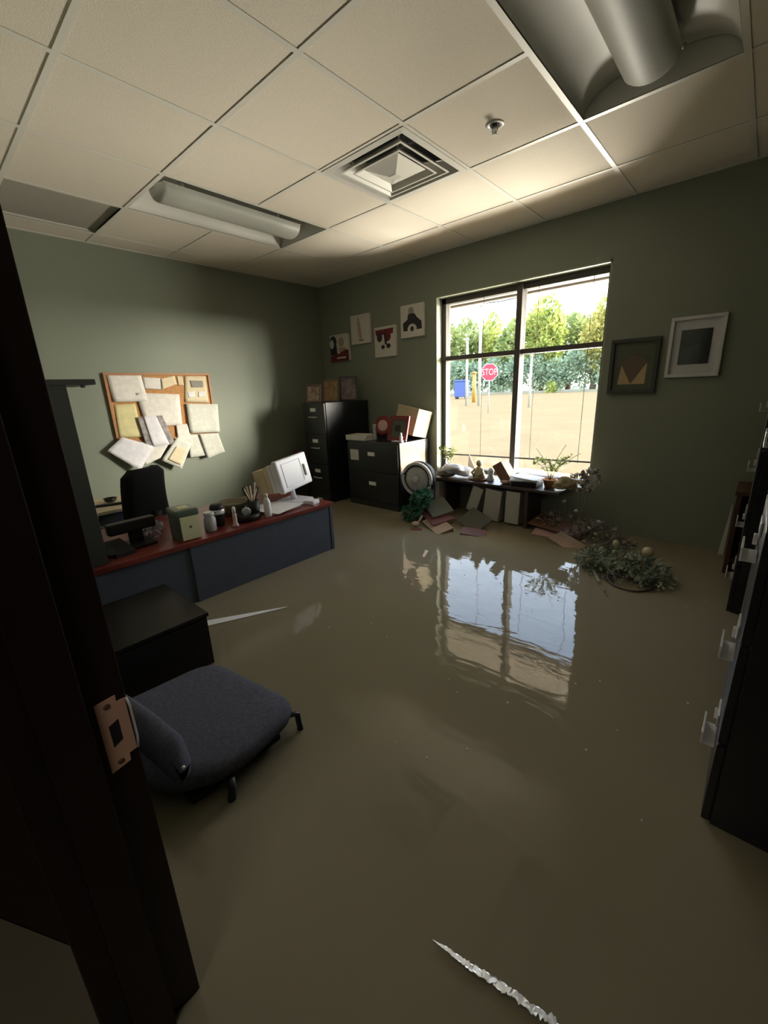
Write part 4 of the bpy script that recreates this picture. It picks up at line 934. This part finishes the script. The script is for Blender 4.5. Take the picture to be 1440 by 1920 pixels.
solo('dark_board', MB().box(-.22, .22, -.12, .12, 0, .01, .002, RM((-1.12, 3.40, .41), R(8), R(3), R(-8))), 'bookbrown', 'dark brown board lying behind the pink pamphlet', 'board')
random.seed(41)
def ex1(t):
    stems_to(t, (-1.05, 3.38, .40), [(-1.10, 3.42, .60), (-.95, 3.40, .55), (-.85, 3.36, .52), (-1.2, 3.36, .5)])
    for c in ((-1.10, 3.42, .615), (-.99, 3.38, .56), (-.80, 3.32, .52), (-.86, 3.3, .46), (-.80, 3.26, .44)): part('pale_blossom', MB().ball(c, .018, 1, (1, 1, .8)), 'binder', t, label='pale blossom')
foliage('dried_garland', 'straggling dull garland with pale blossoms heaped against the wall', 'garland',
        [((-1.05, 3.38, .45), (.24, .10, .07)), ((-.82, 3.32, .43), (.16, .10, .08)), ((-.66, 3.30, .38), (.12, .08, .04))], 'dullflower', 170, .05, .022, ex1)
def ex2(t):
    part('white_ball', MB().ball((-.405, 2.93, .49), .034, 3), 'figure', t, label='cream ball at the right end')
    for c, r_ in (((-.60, 2.98, .49), .022), ((-.70, 2.78, .42), .022), ((-.58, 2.86, .47), .016), ((-.50, 2.83, .46), .014), ((-.66, 2.88, .47), .014)): part('dried_bud', MB().ball(c, r_, 2, (1, 1, 1.2)), 'figure', t, label='cream dried bud')
    part('ribbon', MB().tube([(-.66, 2.72, .38), (-.60, 2.62, .362), (-.55, 2.52, .364), (-.50, 2.43, .362)], [.010, .012, .007, .004], 6), 'dullflower', t)
    stems_to(t, (-.74, 2.74, .38), [(-.72, 2.95, .47), (-.62, 3.03, .50), (-.5, 2.95, .49)], 'sagegreen', .006)
foliage('evergreen_wreath', 'sage green dried wreath with cream buds floating on the water', 'wreath',
        [((-.68, 2.83, .41), (.12, .10, .05)), ((-.55, 2.85, .43), (.16, .12, .06)), ((-.42, 2.85, .42), (.15, .13, .055)), ((-.50, 2.74, .38), (.20, .10, .03)), ((-.34, 2.78, .38), (.10, .12, .04))], 'sagegreen', 260, .042, .018, ex2)
m = MB().lathe([(.08, 0), (.125, .03), (.13, .04), (.12, .04), (.08, .012)], 24, RM((-.44, 2.70, .345), R(8), 0, 0))
solo('wicker_bowl', m, 'shelfwood', 'shallow brown bowl floating under the green wreath', 'bowl')
solo('floating_sliver', MB().prism([(-1.76, 2.40, .361), (-1.73, 2.40, .361), (-1.68, 2.28, .361), (-1.70, 2.28, .361)], (0, 0, .003)), 'woodpale', 'short pale stick floating below the blue-white sheet', 'stick')
# drifting specks
random.seed(3)
m = MB()
for k in range(46):
    x, y = random.uniform(-2.0, .0), random.uniform(.5, 2.9)
    if math.hypot(x, y) < .9 and random.random() < .5: continue
    r_ = random.uniform(.0018, .0045); m.prism([(x+r_*a, y+r_*b_*1.2, WATER+.0005) for a, b_ in ((1, 0), (.3, .9), (-.9, .5), (-.7, -.7), (.4, -1))], (0, 0, .001))
solo('drifting_specks', m, 'binder', 'tiny pale specks of debris scattered over the water', 'debris', kind='stuff')
# glare on the water, modelled as thin bright floating strips
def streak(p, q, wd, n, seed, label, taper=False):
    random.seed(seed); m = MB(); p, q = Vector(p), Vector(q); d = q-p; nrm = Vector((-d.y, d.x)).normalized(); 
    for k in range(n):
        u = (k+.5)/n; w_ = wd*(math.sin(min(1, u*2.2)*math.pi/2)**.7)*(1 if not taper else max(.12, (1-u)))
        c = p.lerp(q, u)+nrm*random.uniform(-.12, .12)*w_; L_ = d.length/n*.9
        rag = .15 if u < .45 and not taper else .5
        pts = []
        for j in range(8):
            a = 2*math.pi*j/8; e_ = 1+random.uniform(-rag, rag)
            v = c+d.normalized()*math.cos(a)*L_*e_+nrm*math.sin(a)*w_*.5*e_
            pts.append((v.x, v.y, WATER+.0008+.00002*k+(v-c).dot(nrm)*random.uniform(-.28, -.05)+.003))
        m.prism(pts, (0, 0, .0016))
    return solo('glare_streak', m, 'glare', label, 'glare', kind='stuff')
streak((-.362, .508), (-.085, .560), .016, 34, 2, 'ragged bright strip modelling glare on the water in the foreground')
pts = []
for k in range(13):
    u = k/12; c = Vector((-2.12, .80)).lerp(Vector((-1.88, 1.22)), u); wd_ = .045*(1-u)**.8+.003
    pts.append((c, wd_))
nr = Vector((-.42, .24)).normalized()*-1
m = MB().prism([(c.x+nr.x*w_, c.y+nr.y*w_, WATER+.001) for c, w_ in pts]+[(c.x-nr.x*w_*.4, c.y-nr.y*w_*.4, WATER+.001) for c, w_ in pts[::-1]], (0, 0, .002))  # streak of light by the box cabinet, shaped as a white strip
solo('glare_streak', m, 'whiteglare', 'smooth white strip modelling glare, tapering away beside the black box cabinet', 'glare', kind='stuff')

# brown bookcase and white board at the far right
t = thing('brown_bookcase', 'red-brown bookcase in the far right corner behind the cabinets', 'bookcase', (.15, 3.4, 0))
part('side_panel', MB().box(-.035, -.010, 3.18, 3.50, 0, .86, .002), 'brownwood', t)
part('side_panel', MB().box(.50, .525, 3.18, 3.50, 0, .86, .002), 'brownwood', t)
part('top_panel', MB().box(-.045, .535, 3.17, 3.51, .86, .885, .003), 'brownwood', t)
part('shelf', MB().box(-.010, .50, 3.19, 3.49, .44, .46), 'brownwood', t)
part('back_panel', MB().box(-.010, .50, 3.485, 3.497, .0, .86), 'brownwood', t)
solo('leaning_board', MB().prism([(-.10, 3.47, .10), (-.055, 3.61, .70), (-.050, 3.61, .70), (-.048, 3.47, .10)], (0, .008, 0)), 'binder', 'narrow grey-white board leaning between wall and brown bookcase', 'board')

# ------------------------------------------------------------ outside
struct('ground_outside', MB().poly([(-160, 3.86, .355), (120, 3.86, .355), (120, 64, .355), (-160, 64, .355)]), 'water_out', 'muddy flood water over the street outside')
bpy.data.objects['ground_outside']['category'] = 'water'
struct('bank_outside', MB().box(-160, 120, 62, 140, -.2, .62), 'bank', 'pale far bank under the trees')
bpy.data.objects['bank_outside']['category'] = 'ground'
struct('wall_outside', MB().box(XL-4, XL-.15, YW+.05, YW+.23, 0, 3.3).box(1.0, 6, YW+.05, YW+.23, 0, 3.3).box(XL-.15, 1.0, YW+.12, YW+.23, 2.95, 3.3), 'soffit', 'outer face of the building')
t = thing('soffit', 'tan roof overhang above the window outside', None, (-1.5, 4.1, 2.42), kind='structure')
part('soffit_board', MB().box(XL-4, 6, YW+.23, 4.50, 2.44, 2.47), 'soffit', t)
part('soffit_groove', MB().box(XL-4, 6, 4.33, 4.35, 2.434, 2.44), 'frame_dark', t)
part('fascia', MB().box(XL-4, 6, 4.50, 4.54, 2.42, 2.75, .003), 'soffit', t)
part('soffit_trim', MB().box(XL-4, 6, 4.46, 4.50, 2.42, 2.44), 'frame_dark', t)
t = thing('stop_sign', 'red octagonal STOP sign on a thin pole across the flooded street', 'sign', (-9.51, 18.0, .36), R(25))
ct = (0, 0, 1.79)
oct_ = lambda r_: [(r_*math.cos(R(22.5+45*k)), 0, ct[2]+r_*math.sin(R(22.5+45*k))) for k in range(8)]
part('sign_plate', MB().prism(oct_(.40), (0, .01, 0)), 'signwhite', t, local=True)
fc = part('sign_face', MB().prism([(x, -.004, z) for x, _, z in oct_(.365)], (0, .004, 0)), 'stopred', t, local=True, label='red face')
cu = bpy.data.curves.new('stop_text', 'FONT'); cu.body = 'STOP'; cu.size = .36; cu.align_x = 'CENTER'; cu.align_y = 'CENTER'; cu.extrude = .002
to = bpy.data.objects.new('stop_text', cu); col.objects.link(to); dg = bpy.context.evaluated_depsgraph_get()
me = bpy.data.meshes.new_from_object(to.evaluated_get(dg)); bpy.data.objects.remove(to); me.materials.clear(); me.materials.append(M['signwhite'])
me.transform(Matrix.Translation((0, -.007, ct[2])) @ Euler((R(90), 0, 0)).to_matrix().to_4x4() @ Matrix.Diagonal((.78, 1.1, 1, 1)))
lt = bpy.data.objects.new('lettering', me); col.objects.link(lt); lt.parent = fc
part('sign_post', MB().tube([(0, .04, 0), (0, .04, 2.15)], .03, 8), 'polewhite', t, local=True)
def pole(label, x, y, h_, r_, mt_, arm=False, name='utility_pole'):
    t = thing(name, label, 'pole', (x, y, .36))
    part('shaft', MB().tube([(0, 0, 0), (0, 0, h_)], [r_, r_*.85], 8), mt_, t, local=True)
    part('cap', MB().lathe([(r_*1.3, h_), (r_*1.3, h_+.08), (r_*.5, h_+.14)], 8), mt_, t, local=True)
    return t
pole('tall pale pole rising past the trees behind the stop sign', -13.9, 25, 5.9, .10, 'polewhite')
pole('shorter pale pole left of the stop sign', -15.0, 25.3, 4.1, .09, 'polewhite')
pole('orange-yellow post between the two pale poles', -17.4, 30.5, 2.2, .17, 'orangeyellow', name='marker_post')
pole('pale pole right of the centre mullion', -9.7, 23, 2.6, .07, 'polewhite')
t = thing('blue_container', 'blue covered container far left across the water', 'container', (-24.6, 40.5, .36), R(20))
part('body', MB().box(-.7, .7, -.6, .6, .2, 1.75, .06), 'blue', t, local=True); part('lid', MB().box(-.75, .75, -.65, .65, 1.75, 1.95, .08), 'blue', t, local=True)
part('skid', MB().box(-.6, -.4, -.5, .5, -.2, .2), 'blackmatte', t, local=True); part('skid', MB().box(.4, .6, -.5, .5, -.2, .2), 'blackmatte', t, local=True)
solo('power_line', MB().tube([(-60, 40, 11.0), (-20, 40, 9.2), (20, 40, 11.4)], .05, 5), 'blackmatte', 'thin dark power line crossing the sky outside', 'cable')
def tree(label, sx_, y, top, wid, mt_, n, bot=.015, name='tree', cat='tree', leaf=.75, g='trees beyond the flooded street'):
    x = sx_*y; H = 1.54+top*y-.6; W_ = wid*y*(1.35 if name == 'tree' else 1.1); z0 = 1.54+bot*y
    t = thing(name, label, cat, (x, y, .6), group=g)
    trunk_h = H*.6
    if name == 'tree':
        tr = part('trunk', MB().tube([(0, 0, 0), (.2, 0, trunk_h*.5), (.1, 0, trunk_h)], [.45, .32, .15], 8), 'bark', t, local=True)
        for a in (20, 140, 260): part('branch', MB().tube([(.1, 0, trunk_h*.6), (math.cos(R(a))*W_*.5, math.sin(R(a))*W_*.5, trunk_h*1.1)], [.15, .05], 6), 'bark', t, local=True)
    zc = (z0-.6+H)/2; hz = (H-(z0-.6))/2
    m = MB(); k = 7
    for j in range(k):
        a = random.uniform(0, 6.28); q = random.uniform(.2, .6); f = random.uniform(-.6, .6)
        m.leaves((math.cos(a)*W_*q, math.sin(a)*W_*q*.6, zc+hz*f), (W_*.5, W_*.45, hz*.42), n//k, leaf, leaf*.6, surf=True)
    m.leaves((0, 0, zc), (W_*.75, W_*.5, hz*.95), n//3, leaf, leaf*.6, surf=True)
    part('crown', m, mt_, t, local=True, kind='stuff')
random.seed(77)
tree('mid green tree farthest left beyond the street', -.665, 66, .17, .040, 'treemid', 1500)
tree('loose mid green tree with sky gaps at the left of the window view', -.595, 66, .168, .036, 'treemid', 1500)
tree('yellow-green tree right behind the tall pale pole', -.525, 68, .172, .036, 'treelight', 1700)
tree('lower mid green tree left of the centre mullion', -.462, 66, .150, .036, 'treemid', 1800)
tree('large bright yellow-green tree right of the centre mullion', -.395, 66, .192, .042, 'treelight', 2600)
tree('mid green tree between the large bright tree and the yellow one', -.335, 70, .145, .036, 'treemid', 1800)
tree('yellow-leaved tree at the right edge of the window view', -.283, 64, .150, .028, 'treeyellow', 1500)
tree('bright green tree farthest right beyond the street', -.235, 66, .175, .035, 'treelight', 1500)
for k, sx_ in enumerate((-.66, -.61, -.56, -.51, -.46, -.41, -.36, -.31, -.26)):
    tree(['blue-green bush farthest left on the bank', 'blue-green bush left of the short pale pole', 'blue-green bush behind the tall pale pole', 'blue-green bush right of the stop sign', 'blue-green bush behind the centre mullion', 'blue-green bush below the large bright tree', 'blue-green bush right of the large bright tree', 'blue-green bush below the yellow tree', 'blue-green bush farthest right on the bank'][k],
         sx_, 63.5, .055+.02*random.random(), .034, 'hedge', 900, -.014, 'bush', 'bush', .6, 'bushes on the far bank')
tree('small yellow-green bush at the water edge in mid street', -.372, 60, .006, .012, 'treelight', 300, -.03, 'bush', 'bush', .4, 'bushes on the far bank')
